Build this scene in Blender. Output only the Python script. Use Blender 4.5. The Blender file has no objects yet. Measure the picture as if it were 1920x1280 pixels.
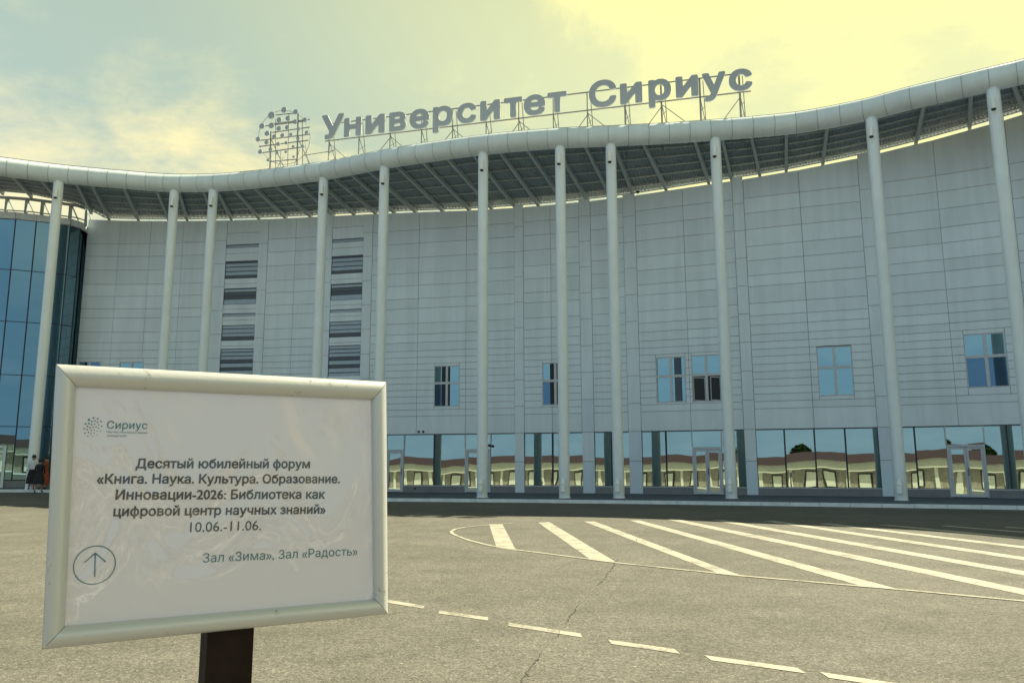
import bpy, bmesh, math, random
import numpy as np
from mathutils import Vector, Matrix

random.seed(7)
S = bpy.context.scene
COL = S.collection

# ------------------------------------------------------------------ camera
FPX = 1450.0                       # focal length in pixels of the 1920 px wide photograph
PITCH = math.atan(228 / FPX)
ROLL = math.radians(0.17)
CH = 1.55
CAMP = Vector((0, 0, CH))
_r = Vector((1, 0, 0)); _u = Vector((0, -math.sin(PITCH), math.cos(PITCH)))
FW = Vector((0, math.cos(PITCH), math.sin(PITCH)))
UP = _u * math.cos(ROLL) + _r * math.sin(ROLL)
RT = _r * math.cos(ROLL) - _u * math.sin(ROLL)
cam = bpy.data.cameras.new('camera'); camo = bpy.data.objects.new('camera', cam)
COL.objects.link(camo)
cam.sensor_width = 36; cam.lens = FPX / 1920 * 36; cam.clip_start = 0.05; cam.clip_end = 5000
camo.matrix_world = Matrix(((RT.x, UP.x, -FW.x, 0), (RT.y, UP.y, -FW.y, 0), (RT.z, UP.z, -FW.z, CH), (0, 0, 0, 1)))
S.camera = camo

# ------------------------------------------------------------------ sun, sky, exposure
SUN_AZ, SUN_EL = math.radians(52), math.radians(52)     # azimuth from +Y towards +X
SUND = Vector((math.sin(SUN_AZ) * math.cos(SUN_EL), math.cos(SUN_AZ) * math.cos(SUN_EL), math.sin(SUN_EL)))
sl = bpy.data.lights.new('sun', 'SUN'); sl.energy = 5.0; sl.angle = math.radians(0.53); sl.color = (1.0, 0.91, 0.66)
so = bpy.data.objects.new('sun', sl); COL.objects.link(so)
so.rotation_euler = SUND.to_track_quat('Z', 'Y').to_euler(); so.location = (30, 20, 60)
S.view_settings.view_transform = 'Standard'; S.view_settings.look = 'None'
S.view_settings.exposure = 1.16; S.view_settings.gamma = 1.0; S.view_settings.use_curve_mapping = False

W = bpy.data.worlds.new('World'); S.world = W; W.use_nodes = True
nt = W.node_tree; N = nt.nodes; L = nt.links
for n in list(N): N.remove(n)
def nd(tree, typ, **kw):
    n = tree.nodes.new(typ)
    for k, v in kw.items():
        if k.startswith('i_'):
            n.inputs[k[2:].replace('_', ' ')].default_value = v
        else: setattr(n, k, v)
    return n
def wmath(op, a, b=None, clamp=False):
    n = nd(nt, 'ShaderNodeMath', operation=op, use_clamp=clamp)
    for i, x in enumerate((a, b)):
        if x is None: continue
        if isinstance(x, (int, float)): n.inputs[i].default_value = x
        else: L.new(x, n.inputs[i])
    return n.outputs[0]
def wmix(f, a, b, blend='MIX'):
    n = nd(nt, 'ShaderNodeMix', data_type='RGBA', blend_type=blend)
    for i, x in ((0, f), (6, a), (7, b)):
        if isinstance(x, (int, float)): n.inputs[i].default_value = x
        elif isinstance(x, tuple): n.inputs[i].default_value = (*x, 1)
        else: L.new(x, n.inputs[i])
    return n.outputs[2]
sky = nd(nt, 'ShaderNodeTexSky', sky_type='NISHITA', sun_disc=False, sun_elevation=SUN_EL, sun_rotation=SUN_AZ)
tc = nd(nt, 'ShaderNodeTexCoord')
dn = nd(nt, 'ShaderNodeVectorMath', operation='NORMALIZE'); L.new(tc.outputs['Generated'], dn.inputs[0])
dotn = nd(nt, 'ShaderNodeVectorMath', operation='DOT_PRODUCT'); L.new(dn.outputs[0], dotn.inputs[0]); dotn.inputs[1].default_value = SUND
sx = nd(nt, 'ShaderNodeSeparateXYZ'); L.new(dn.outputs[0], sx.inputs[0])
zz = wmath('ADD', wmath('MAXIMUM', sx.outputs[2], 0.0), 0.22)
cx = wmath('DIVIDE', sx.outputs[0], zz); cy = wmath('DIVIDE', sx.outputs[1], zz)
cv = nd(nt, 'ShaderNodeCombineXYZ'); L.new(cx, cv.inputs[0]); L.new(cy, cv.inputs[1])
n1 = nd(nt, 'ShaderNodeTexNoise', i_Scale=1.5, i_Detail=9.0, i_Roughness=0.62, i_Distortion=0.3); L.new(cv.outputs[0], n1.inputs['Vector'])
CLOUD_SHIFT = (4.4, 7.4, 4.8)
sh = nd(nt, 'ShaderNodeVectorMath', operation='ADD'); L.new(cv.outputs[0], sh.inputs[0]); sh.inputs[1].default_value = CLOUD_SHIFT; L.new(sh.outputs[0], n1.inputs['Vector'])
mp = nd(nt, 'ShaderNodeMapping'); mp.inputs['Location'].default_value = (3.7, 1.9, 0.4); L.new(sh.outputs[0], mp.inputs[0])
n2 = nd(nt, 'ShaderNodeTexNoise', i_Scale=0.55, i_Detail=4.0, i_Roughness=0.5); L.new(mp.outputs[0], n2.inputs['Vector'])
cl = nd(nt, 'ShaderNodeMapRange', interpolation_type='SMOOTHSTEP'); L.new(wmath('ADD', wmath('MULTIPLY', n1.outputs[0], 0.65), wmath('MULTIPLY', n2.outputs[0], 0.35)), cl.inputs[0])
cl.inputs[1].default_value = 0.42; cl.inputs[2].default_value = 0.61
glow = nd(nt, 'ShaderNodeMapRange', interpolation_type='SMOOTHSTEP'); L.new(dotn.outputs['Value'], glow.inputs[0])
glow.inputs[1].default_value = 0.46; glow.inputs[2].default_value = 0.86
side = nd(nt, 'ShaderNodeMapRange', interpolation_type='SMOOTHSTEP'); L.new(dotn.outputs['Value'], side.inputs[0])
side.inputs[1].default_value = -0.25; side.inputs[2].default_value = 0.60
base = wmix(1.0, sky.outputs[0], (0.40, 0.48, 0.40), 'MULTIPLY')
veil = wmix(side.outputs[0], (4.0, 6.1, 7.6), (5.7, 7.0, 5.6))
clear = wmix(0.86, base, veil)
cloudc = wmix(side.outputs[0], (4.7, 6.6, 7.5), (13.0, 11.0, 5.2))
c1 = wmix(wmath('MULTIPLY', cl.outputs[0], 0.95), clear, cloudc)
c2 = wmix(wmath('MULTIPLY', glow.outputs[0], wmath('ADD', wmath('MULTIPLY', cl.outputs[0], 0.8), 0.5), True), c1, (12.8, 12.1, 4.9))
# the hazy air is brightest low down and deepens towards the zenith
el = nd(nt, 'ShaderNodeMapRange', interpolation_type='SMOOTHSTEP'); L.new(sx.outputs[2], el.inputs[0])
el.inputs[1].default_value = 0.42; el.inputs[2].default_value = 1.0
c2 = wmix(1.0, c2, wmix(el.outputs[0], (0.9, 0.9, 0.9), (0.2, 0.27, 0.4)), 'MULTIPLY')
bg = nd(nt, 'ShaderNodeBackground', i_Strength=0.05); L.new(c2, bg.inputs[0])
wo = nd(nt, 'ShaderNodeOutputWorld'); L.new(bg.outputs[0], wo.inputs[0])
S.cycles.max_bounces = 8; S.cycles.glossy_bounces = 4; S.cycles.diffuse_bounces = 3

# ------------------------------------------------------------------ projection helpers
def ray(u, v):
    return FW + RT * ((u - 960) / FPX) + UP * ((640 - v) / FPX)
def qof(u, v=868.0):
    d = ray(u, v); return d.x / d.y
def at_z(u, v, z=0.0):
    d = ray(u, v); k = (z - CH) / d.z
    return Vector((d.x * k, d.y * k, z))
def pchip(xs, ys):
    xs = np.array(xs, float); ys = np.array(ys, float)
    h = np.diff(xs); de = np.diff(ys) / h
    m = np.zeros(len(xs)); m[0] = de[0]; m[-1] = de[-1]
    for i in range(1, len(xs) - 1):
        m[i] = (de[i - 1] * h[i] + de[i] * h[i - 1]) / (h[i] + h[i - 1])
    def f(x):
        i = int(np.clip(np.searchsorted(xs, x) - 1, 0, len(xs) - 2))
        t = (x - xs[i]) / h[i]
        if t < 0: return float(ys[0] + m[0] * (x - xs[0]))
        if t > 1: return float(ys[-1] + m[-1] * (x - xs[-1]))
        return float((2*t**3-3*t*t+1)*ys[i]+(t**3-2*t*t+t)*h[i]*m[i]+(-2*t**3+3*t*t)*ys[i+1]+(t**3-t*t)*h[i]*m[i+1])
    return f
def smooth(a, b, x):
    t = min(1, max(0, (x - a) / (b - a))); return t * t * (3 - 2 * t)
def gz(x, y):                       # the ground rises gently towards the glass hall
    return 0.30 * smooth(-9, -23, x) * smooth(18, 32, y)

WT = [(-200, 38.9), (128, 41.5), (379, 41.2), (603, 40.2), (780, 39.1), (905, 38.4), (1160, 36.6), (1350, 35.0), (1531, 33.6), (1660, 32.7), (1804, 31.6), (1935, 30.5), (2090, 29.0), (2300, 26.8)]
wallY = pchip([qof(a) for a, b in WT], [b for a, b in WT])
ZT = [(-200, 15.2), (128, 15.0), (400, 14.8), (640, 14.7), (900, 14.45), (1160, 14.4), (1330, 14.5), (1500, 14.62), (1660, 14.9), (1935, 15.5), (2300, 16.1)]
wallTop = pchip([qof(a) for a, b in ZT], [b for a, b in ZT])
JOINTS = [128, 192, 253, 317, 379, 403, 466, 484, 538, 597, 610, 671, 689, 780, 872.5, 966, 984, 1037, 1093, 1116, 1180.5, 1205, 1299, 1398, 1420, 1531, 1650, 1674, 1804, 1925, 1952, 2085, 2210, 2245, 2300]
JQ = [qof(u) for u in JOINTS]; JP = [Vector((q * wallY(q), wallY(q), 0)) for q in JQ]
def Wp(q, off=0.0):                         # the cladding is flat between its vertical joints
    i = min(max(int(np.searchsorted(JQ, q + 1e-7)) - 1, 0), len(JQ) - 2)
    a, b = JP[i], JP[i + 1]; d = b - a
    k = (q * a.y - a.x) / (d.x - q * d.y); p = a + d * k
    if off:
        t = d.normalized(); p = p + Vector((t.y, -t.x, 0)) * off
    return p
def onwall(u, v):
    d = ray(u, v); q = d.x / d.y; y = Wp(q).y
    return q, CH + y * d.z / d.y
ZB = 15.3                          # underside of the fascia tube
TT = [(-60, 322), (0, 330), (110, 343), (222, 353), (327, 360), (400, 359), (515, 349), (607, 337), (721, 316), (815, 302), (906, 290), (980, 283), (1050, 278), (1145, 274), (1250, 269), (1341, 263), (1420, 257), (1500, 249), (1560, 239), (1634, 224), (1700, 207), (1780, 189), (1862, 170), (1920, 157)]
_tq, _ty = [], []
for a, b in TT:
    d = ray(a, b); _tq.append(d.x / d.y); _ty.append((ZB - CH) / (d.z / d.y))
_tq = [_tq[0] - 0.35, _tq[0]-0.16] + _tq + [_tq[-1] + 0.2, _tq[-1]+0.45]; _ty = [31.0, 33.6] + _ty + [22.9, 18.5]
tubeY = pchip(_tq, _ty)
def Tp(q, off=0.0, z=0.0):
    y = tubeY(q); p = Vector((q * y, y, z))
    if off:
        a = Tp(q - .002); b = Tp(q + .002); t = (b - a).normalized()
        p = p + Vector((t.y, -t.x, 0)) * off
    return p

# ------------------------------------------------------------------ materials
def mat(name):
    m = bpy.data.materials.new(name); m.use_nodes = True
    return m, m.node_tree, m.node_tree.nodes['Principled BSDF']
def P(name, col, rough=0.5, metal=0.0, var=0.06, scale=3.0, bump=0.0, bscale=40.0, coat=0.0, perobj=0.0, streak=0.0, spec=0.5):
    m, t, b = mat(name)
    tcn = nd(t, 'ShaderNodeTexCoord')
    no = nd(t, 'ShaderNodeTexNoise', i_Scale=scale, i_Detail=6.0, i_Roughness=0.6); t.links.new(tcn.outputs['Object'], no.inputs['Vector'])
    mr = nd(t, 'ShaderNodeMapRange'); t.links.new(no.outputs[0], mr.inputs[0])
    mr.inputs[1].default_value = 0.3; mr.inputs[2].default_value = 0.7
    mr.inputs[3].default_value = 1 - var; mr.inputs[4].default_value = 1 + var
    val = mr.outputs[0]
    def mul(a, c):
        n = nd(t, 'ShaderNodeMath', operation='MULTIPLY'); t.links.new(a, n.inputs[0]); t.links.new(c, n.inputs[1]); return n.outputs[0]
    if perobj:
        oi = nd(t, 'ShaderNodeObjectInfo'); m2 = nd(t, 'ShaderNodeMapRange'); t.links.new(oi.outputs['Random'], m2.inputs[0])
        m2.inputs[3].default_value = 1 - perobj; m2.inputs[4].default_value = 1 + perobj; val = mul(val, m2.outputs[0])
    if streak:
        mpn = nd(t, 'ShaderNodeMapping'); mpn.inputs['Scale'].default_value = (1.3, 1.3, 0.09); t.links.new(tcn.outputs['Object'], mpn.inputs[0])
        n3 = nd(t, 'ShaderNodeTexNoise', i_Scale=1.6, i_Detail=5.0, i_Roughness=0.65); t.links.new(mpn.outputs[0], n3.inputs['Vector'])
        m3 = nd(t, 'ShaderNodeMapRange'); t.links.new(n3.outputs[0], m3.inputs[0])
        m3.inputs[1].default_value = 0.38; m3.inputs[2].default_value = 0.62; m3.inputs[3].default_value = 1 - streak; m3.inputs[4].default_value = 1 + streak * .4
        val = mul(val, m3.outputs[0])
    vm = nd(t, 'ShaderNodeVectorMath', operation='SCALE'); vm.inputs[0].default_value = col; t.links.new(val, vm.inputs['Scale'])
    t.links.new(vm.outputs[0], b.inputs['Base Color'])
    b.inputs['Roughness'].default_value = rough; b.inputs['Metallic'].default_value = metal
    b.inputs['Coat Weight'].default_value = coat; b.inputs['Specular IOR Level'].default_value = spec
    if bump:
        nb = nd(t, 'ShaderNodeTexNoise', i_Scale=bscale, i_Detail=4.0); t.links.new(tcn.outputs['Object'], nb.inputs['Vector'])
        bp = nd(t, 'ShaderNodeBump', i_Strength=1.0, i_Distance=bump); t.links.new(nb.outputs[0], bp.inputs['Height']); t.links.new(bp.outputs[0], b.inputs['Normal'])
    return m
M_panel = P('cladding_panel', (0.74, 0.82, 0.87), 0.42, 0, 0.03, 0.8, 0.0, perobj=0.05, streak=0.06)
M_strip = P('cladding_strip', (0.68, 0.78, 0.87), 0.42, 0, 0.03, 0.8, 0.0, perobj=0.03, streak=0.05)
M_tube = P('fascia_white', (0.72, 0.80, 0.82), 0.35, 0, 0.05, 1.2, perobj=0.025, streak=0.05)
M_colm = P('column_paint', (0.80, 0.86, 0.87), 0.35, 0, 0.04, 1.5, streak=0.06)
M_dark = P('dark_joint', (0.13, 0.15, 0.17), 0.8)
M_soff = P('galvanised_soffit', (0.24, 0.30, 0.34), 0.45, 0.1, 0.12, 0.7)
M_raft = P('grey_steel', (0.42, 0.48, 0.50), 0.5, 0.05, 0.08, 2.0)
M_let = P('letter_grey', (0.40, 0.43, 0.46), 0.5, 0, 0.03, 1.0)
M_steel = P('thin_steel', (0.23, 0.235, 0.23), 0.5, 0.3)
M_frame = P('window_frame', (0.56, 0.58, 0.62), 0.45)
M_mull = P('dark_mullion', (0.02, 0.024, 0.035), 0.4)
M_slat = P('louvre_slat', (0.40, 0.48, 0.56), 0.4, 0.0, 0.08)
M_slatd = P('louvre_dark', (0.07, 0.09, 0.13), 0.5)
M_plinth = P('plinth_stone', (0.22, 0.225, 0.235), 0.7, 0, 0.1, 2.0)
M_plat = P('paving_dark', (0.075, 0.095, 0.115), 0.75, 0, 0.15, 1.5, 0.002, 60)
M_kerb = P('kerb_concrete', (0.74, 0.78, 0.80), 0.8, 0, 0.12, 3.0, 0.003, 50)
M_roofw = P('roof_membrane', (0.75, 0.75, 0.70), 0.7)
M_inter = P('interior_dark', (0.10, 0.10, 0.11), 0.8)
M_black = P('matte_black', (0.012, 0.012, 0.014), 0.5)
M_wood = P('post_brown', (0.022, 0.014, 0.011), 0.8, 0, 0.35, 14.0, 0.0006, 120, spec=0.15)
M_cream = P('cream_fascia', (0.56, 0.53, 0.44), 0.7)
M_stone = P('stone_wall', (0.24, 0.21, 0.165), 0.8, 0, 0.25, 2.5, 0.01, 8)
M_rtile = P('red_brown_tiles', (0.036, 0.015, 0.016), 0.7, 0, 0.2, 3.0)
M_leaf = P('foliage', (0.05, 0.09, 0.035), 0.7, 0, 0.4, 1.2)
M_bark = P('bark', (0.10, 0.07, 0.05), 0.9)
M_lampw = P('lamp_housing', (0.85, 0.87, 0.85), 0.4)

def glass(name, col, rough, mixf, wav, wscale=0.5, inner=(0.02, 0.03, 0.04)):
    """coated architectural glass: strong tinted mirror plus some look-through"""
    m = bpy.data.materials.new(name); m.use_nodes = True; t = m.node_tree
    for n in list(t.nodes): t.nodes.remove(n)
    g = nd(t, 'ShaderNodeBsdfGlossy'); g.inputs['Color'].default_value = (*col, 1); g.inputs['Roughness'].default_value = rough
    tr = nd(t, 'ShaderNodeBsdfTransparent'); tr.inputs['Color'].default_value = (0.35, 0.42, 0.45, 1)
    tcn = nd(t, 'ShaderNodeTexCoord'); mp_ = nd(t, 'ShaderNodeMapping'); mp_.inputs['Scale'].default_value = (1, 1, .55); t.links.new(tcn.outputs['Object'], mp_.inputs[0])
    no = nd(t, 'ShaderNodeTexNoise', i_Scale=wscale, i_Detail=1.5); t.links.new(mp_.outputs[0], no.inputs['Vector'])
    bp = nd(t, 'ShaderNodeBump', i_Strength=1.0, i_Distance=wav); t.links.new(no.outputs[0], bp.inputs['Height']); t.links.new(bp.outputs[0], g.inputs['Normal'])
    mx = nd(t, 'ShaderNodeMixShader'); mx.inputs[0].default_value = mixf
    t.links.new(tr.outputs[0], mx.inputs[1]); t.links.new(g.outputs[0], mx.inputs[2])
    o = nd(t, 'ShaderNodeOutputMaterial'); t.links.new(mx.outputs[0], o.inputs[0]); return m
M_gl = glass('shopfront_glass', (0.47, 0.57, 0.55), 0.0, 0.80, 0.006, 0.55)
M_hall = glass('hall_glass', (0.21, 0.34, 0.40), 0.0, 0.85, 0.006, 0.35)
M_win = glass('window_glass', (0.31, 0.46, 0.50), 0.0, 0.88, 0.004, 0.6)
M_winb = glass('deep_blue_glass', (0.13, 0.21, 0.30), 0.0, 0.9, 0.004, 0.6)

def asphalt():
    m, t, b = mat('asphalt'); lk = t.links.new
    tcn = nd(t, 'ShaderNodeTexCoord')
    def noise(scale, detail=4.0, rough=0.6):
        n = nd(t, 'ShaderNodeTexNoise', i_Scale=scale, i_Detail=detail, i_Roughness=rough); lk(tcn.outputs['Object'], n.inputs['Vector']); return n.outputs[0]
    def rng(x, a, bb, c, d):
        n = nd(t, 'ShaderNodeMapRange'); lk(x, n.inputs[0])
        for i, v in enumerate((a, bb, c, d)): n.inputs[i + 1].default_value = v
        return n.outputs[0]
    def mul(a, c):
        n = nd(t, 'ShaderNodeMath', operation='MULTIPLY'); lk(a, n.inputs[0]); lk(c, n.inputs[1]); return n.outputs[0]
    vo = nd(t, 'ShaderNodeTexVoronoi', i_Scale=72.0); lk(tcn.outputs['Object'], vo.inputs['Vector'])
    sep = nd(t, 'ShaderNodeSeparateColor'); lk(vo.outputs['Color'], sep.inputs[0])
    grain = rng(sep.outputs[0], 0, 1, 0.60, 1.28)
    spark = rng(sep.outputs[1], 0.93, 1.0, 1.0, 1.7)
    vo2 = nd(t, 'ShaderNodeTexVoronoi', i_Scale=34.0); lk(tcn.outputs['Object'], vo2.inputs['Vector'])
    s2 = nd(t, 'ShaderNodeSeparateColor'); lk(vo2.outputs['Color'], s2.inputs[0])
    g2 = rng(s2.outputs[2], 0, 1, 0.82, 1.15)
    fine = rng(noise(14, 6, .75), .3, .7, 0.86, 1.12)
    mid = rng(noise(1.1, 7, .72), .35, .65, 0.84, 1.11)
    big = rng(noise(0.22, 4), .38, .62, 0.90, 1.08)
    mpn = nd(t, 'ShaderNodeMapping'); mpn.inputs['Rotation'].default_value = (0, 0, -0.25); mpn.inputs['Scale'].default_value = (0.12, 1.4, 1); lk(tcn.outputs['Object'], mpn.inputs[0])
    ns = nd(t, 'ShaderNodeTexNoise', i_Scale=0.6, i_Detail=4.0); lk(mpn.outputs[0], ns.inputs['Vector'])
    tyre = mul(rng(ns.outputs[0], .38, .66, 0.95, 1.03), rng(noise(2.3, 9, .85), .56, .68, 1.0, 0.66))
    v = mul(mul(mul(grain, spark), mul(g2, fine)), mul(mul(mid, big), tyre))
    vm = nd(t, 'ShaderNodeVectorMath', operation='SCALE'); vm.inputs[0].default_value = (0.130, 0.125, 0.107); lk(v, vm.inputs['Scale'])
    lk(vm.outputs[0], b.inputs['Base Color']); b.inputs['Roughness'].default_value = 0.9; b.inputs['Specular IOR Level'].default_value = 0.25
    bp = nd(t, 'ShaderNodeBump', i_Strength=0.8, i_Distance=0.004); lk(vo.outputs['Distance'], bp.inputs['Height']); lk(bp.outputs[0], b.inputs['Normal'])
    return m
M_asph = asphalt()

def paint():
    m, t, b = mat('road_paint'); lk = t.links.new
    tcn = nd(t, 'ShaderNodeTexCoord')
    a = nd(t, 'ShaderNodeTexNoise', i_Scale=28.0, i_Detail=6.0, i_Roughness=0.75); lk(tcn.outputs['Object'], a.inputs['Vector'])
    c = nd(t, 'ShaderNodeTexNoise', i_Scale=2.2, i_Detail=4.0, i_Roughness=0.7); lk(tcn.outputs['Object'], c.inputs['Vector'])
    ad = nd(t, 'ShaderNodeMath', operation='ADD'); lk(a.outputs[0], ad.inputs[0]); lk(c.outputs[0], ad.inputs[1])
    r = nd(t, 'ShaderNodeMapRange'); lk(ad.outputs[0], r.inputs[0]); r.inputs[1].default_value = 0.99; r.inputs[2].default_value = 1.17
    mx = nd(t, 'ShaderNodeMix', data_type='RGBA'); lk(r.outputs[0], mx.inputs[0])
    vo = nd(t, 'ShaderNodeTexVoronoi', i_Scale=85.0); lk(tcn.outputs['Object'], vo.inputs['Vector'])
    s = nd(t, 'ShaderNodeSeparateColor'); lk(vo.outputs['Color'], s.inputs[0])
    mr = nd(t, 'ShaderNodeMapRange'); lk(s.outputs[0], mr.inputs[0]); mr.inputs[3].default_value = 0.88; mr.inputs[4].default_value = 1.05
    vm = nd(t, 'ShaderNodeVectorMath', operation='SCALE'); vm.inputs[0].default_value = (0.35, 0.33, 0.265); lk(mr.outputs[0], vm.inputs['Scale'])
    lk(vm.outputs[0], mx.inputs[6]); mx.inputs[7].default_value = (0.15, 0.147, 0.125, 1)
    lk(mx.outputs[2], b.inputs['Base Color']); b.inputs['Roughness'].default_value = 0.8
    return m
M_paint = paint()

# ------------------------------------------------------------------ object helpers
def mesh(name, verts, faces, smoothf=False):
    me = bpy.data.meshes.new(name); me.from_pydata([tuple(v) for v in verts], [], faces); me.validate()
    if smoothf:
        for p in me.polygons: p.use_smooth = True
    return me
def obj(name, me, m, parent=None, loc=None):
    o = bpy.data.objects.new(name, me); COL.objects.link(o)
    if m and not me.materials: me.materials.append(m)
    if loc is not None: o.location = loc
    if parent:
        o.parent = parent
        if loc is None:                       # mesh is in world coordinates
            root = parent
            o.matrix_parent_inverse = Matrix.Translation(-wloc(parent))
    return o
def wloc(o):
    l = Vector(o.get('_w', (0, 0, 0))); return l
def thing(name, label, cat, loc=(0, 0, 0), group=None):
    o = bpy.data.objects.new(name, None); COL.objects.link(o); o.location = loc; o.empty_display_size = 0.3
    o['label'] = label; o['category'] = cat; o['_w'] = tuple(loc)
    if group: o['group'] = group
    return o
def tag(o, **k):
    for a, b in k.items(): o[a] = b
    return o
class MB:
    def __init__(s): s.v = []; s.f = []
    def add(s, vs, fs):
        n = len(s.v); s.v += [Vector(v) for v in vs]; s.f += [tuple(i + n for i in f) for f in fs]; return s
    def box8(s, a):        # a: bottom 4 (ccw) then top 4
        return s.add(a, [(3, 2, 1, 0), (4, 5, 6, 7), (0, 1, 5, 4), (1, 2, 6, 5), (2, 3, 7, 6), (3, 0, 4, 7)])
    def slab(s, p0, p1, z0, z1, front, thick, lean=0.0):
        """upright slab over the ground line p0-p1, facing the right-hand side of that line"""
        t = (p1 - p0).normalized(); n = Vector((t.y, -t.x, 0))
        f, b = n * front, n * (front - thick); l = n * lean
        q = [p0 + f, p1 + f, p1 + b, p0 + b]
        za, zb = z1 if isinstance(z1, tuple) else (z1, z1)
        return s.box8([Vector((k.x, k.y, z0)) for k in q] + [Vector((k.x, k.y, z)) + l for k, z in zip(q, (za, zb, zb, za))])
    def beam(s, a, b, w, h, up=Vector((0, 0, 1))):
        a = Vector(a); b = Vector(b); d = (b - a).normalized(); x = d.cross(up)
        if x.length < 1e-4: x = Vector((1, 0, 0))
        x.normalize(); y = x.cross(d).normalized(); x = x * w / 2; y = y * h / 2
        return s.box8([a - x - y, a + x - y, a + x + y, a - x + y, b - x - y, b + x - y, b + x + y, b - x + y])
    def cyl(s, a, b, r0, r1=None, n=12, caps=True):
        a = Vector(a); b = Vector(b); r1 = r0 if r1 is None else r1
        d = (b - a).normalized(); x = d.orthogonal().normalized(); y = d.cross(x)
        vs = []
        for c, r in ((a, r0), (b, r1)):
            vs += [c + (x * math.cos(2 * math.pi * i / n) + y * math.sin(2 * math.pi * i / n)) * r for i in range(n)]
        fs = [(i, (i + 1) % n, n + (i + 1) % n, n + i) for i in range(n)]
        if caps: fs += [tuple(range(n - 1, -1, -1)), tuple(range(n, 2 * n))]
        return s.add(vs, fs)
    def quad(s, *p): return s.add(p, [tuple(range(len(p)))])
    def make(s, name): return mesh(name, s.v, s.f)
    def build(s, name, m, parent=None): return obj(name, s.make(name), m, parent)

# ------------------------------------------------------------------ ground and road
def frange(a, b, n): return [a + (b - a) * i / n for i in range(n + 1)]
xs = [-1500, -400, -150, -70] + frange(-40, 0, 20) + [15, 40, 90, 250, 800, 1500]
ys = [-1500, -400, -150, -60, -20, 0, 8, 14] + frange(18, 46, 14) + [60, 110, 300, 900, 2000]
vs = [(x, y, gz(x, y) if -45 < x < 0 and y < 47 else (gz(x, y) if x > -45 else 0.30 * smooth(18, 32, y))) for y in ys for x in xs]
nx = len(xs); fs = [(j * nx + i, j * nx + i + 1, (j + 1) * nx + i + 1, (j + 1) * nx + i) for j in range(len(ys) - 1) for i in range(nx - 1)]
road = obj('road', mesh('road', vs, fs), M_asph); tag(road, kind='structure'); road['_w'] = (0, 0, 0)

# kerb line and raised pavement up to the facade
KT = [(-250, 36.4), (-50, 36.3), (60, 36.2), (400, 34.2), (730, 32.7), (960, 31.5), (1200, 30.1), (1550, 27.9), (1900, 25.8), (2300, 23.0)]
kerbY = pchip([qof(a) for a, b in KT], [b for a, b in KT])
q0, q1 = qof(-250), qof(2300)
def Kp(q, off=0):
    y = kerbY(q); p = Vector((q * y, y, 0))
    if off:
        a = Kp(q - .002); b = Kp(q + .002); t = (b - a).normalized(); p = p + Vector((t.y, -t.x, 0)) * off
    return p
n = 60; qs = frange(q0, q1, n)
def gzk(p): return gz(p.x, p.y)
KH = 0.13
vs = []; fs = []
for i, q in enumerate(qs):
    a = Kp(q, -0.16); b = Wp(q, -0.3)
    for k in range(4):
        p = a.lerp(b, k / 3); vs.append((p.x, p.y, gzk(p) + KH - 0.004))
    if i: fs += [((i - 1) * 4 + k, i * 4 + k, i * 4 + k + 1, (i - 1) * 4 + k + 1) for k in range(3)]
tag(obj('pavement', mesh('pavement', vs, fs), M_plat), kind='structure')
kerb = bpy.data.objects.new('kerb', None); COL.objects.link(kerb); kerb['kind'] = 'structure'; kerb['_w'] = (0, 0, 0)
# kerb stones
dist = [0]; fine = frange(q0, q1, 600); pts = [Kp(q) for q in fine]
for a, b in zip(pts, pts[1:]): dist.append(dist[-1] + (b - a).length)
def q_at(s): return float(np.interp(s, dist, fine))
s = 0; LEN = 1.0
while s < dist[-1] - LEN:
    a, b = Kp(q_at(s + .006)), Kp(q_at(s + LEN - .006))
    t = (b - a).normalized(); nn = Vector((t.y, -t.x, 0)); jig = random.uniform(-.003, .003)
    za, zb = gzk(a), gzk(b)
    q = [a + nn * 0.01, b + nn * 0.01, b - nn * 0.155, a - nn * 0.155]
    zt = [za, zb, zb, za]
    MB().box8([Vector((p.x, p.y, z - .15)) for p, z in zip(q, zt)] + [Vector((p.x, p.y, z + KH + jig)) - (nn * .012 if k < 2 else nn * 0) for k, (p, z) in enumerate(zip(q, zt))]).build('kerb_stone', M_kerb, kerb)
    s += LEN

# painted markings
def mark(px, z=0.004, name='road_marking'):
    ps = [at_z(u, v, z) for u, v in px]
    return MB().quad(*ps).build(name, M_paint, road)
def band(c, w, name='road_marking'):           # constant width ribbon on the road through pixels
    ps = [at_z(u, v, 0.0) for u, v in c]; L_, R_ = [], []
    for i, p in enumerate(ps):
        t = (ps[min(i + 1, len(ps) - 1)] - ps[max(i - 1, 0)]).normalized(); nn = Vector((-t.y, t.x, 0)) * w / 2
        L_.append(p + nn); R_.append(p - nn)
    nq = len(ps); vs = [Vector((p.x, p.y, 0.008)) for p in L_ + R_]
    fs = [(i, nq + i, nq + i + 1, i + 1) for i in range(nq - 1)]
    return obj(name, mesh(name, vs, fs), M_paint, road)
for st in ([(931, 1026), (968, 1032), (942, 982), (917, 982)], [(1105, 1047), (1160, 1056), (1030, 978), (1009, 979)],
           [(1352, 1076), (1397, 1081), (1115, 977), (1095, 977)], [(1612, 1097), (1697, 1107), (1200, 975), (1180, 975)]):
    mark([st[0], st[1], st[2], st[3]])
def stripe(a, b, w=0.36):
    ps = [at_z(*a), at_z(*b)]
    nn = Vector((w / 2, 0, 0))
    vs = [ps[0] - nn, ps[0] + nn, ps[1] + nn, ps[1] - nn]
    t = (ps[1] - ps[0]).normalized(); k = Vector((-t.y, t.x, 0)) * w / 2
    vs = [ps[0] + k, ps[0] - k, ps[1] - k, ps[1] + k]
    MB().quad(*[Vector((p.x, p.y, .004)) for p in vs[::-1]]).build('road_marking', M_paint, road)
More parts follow.
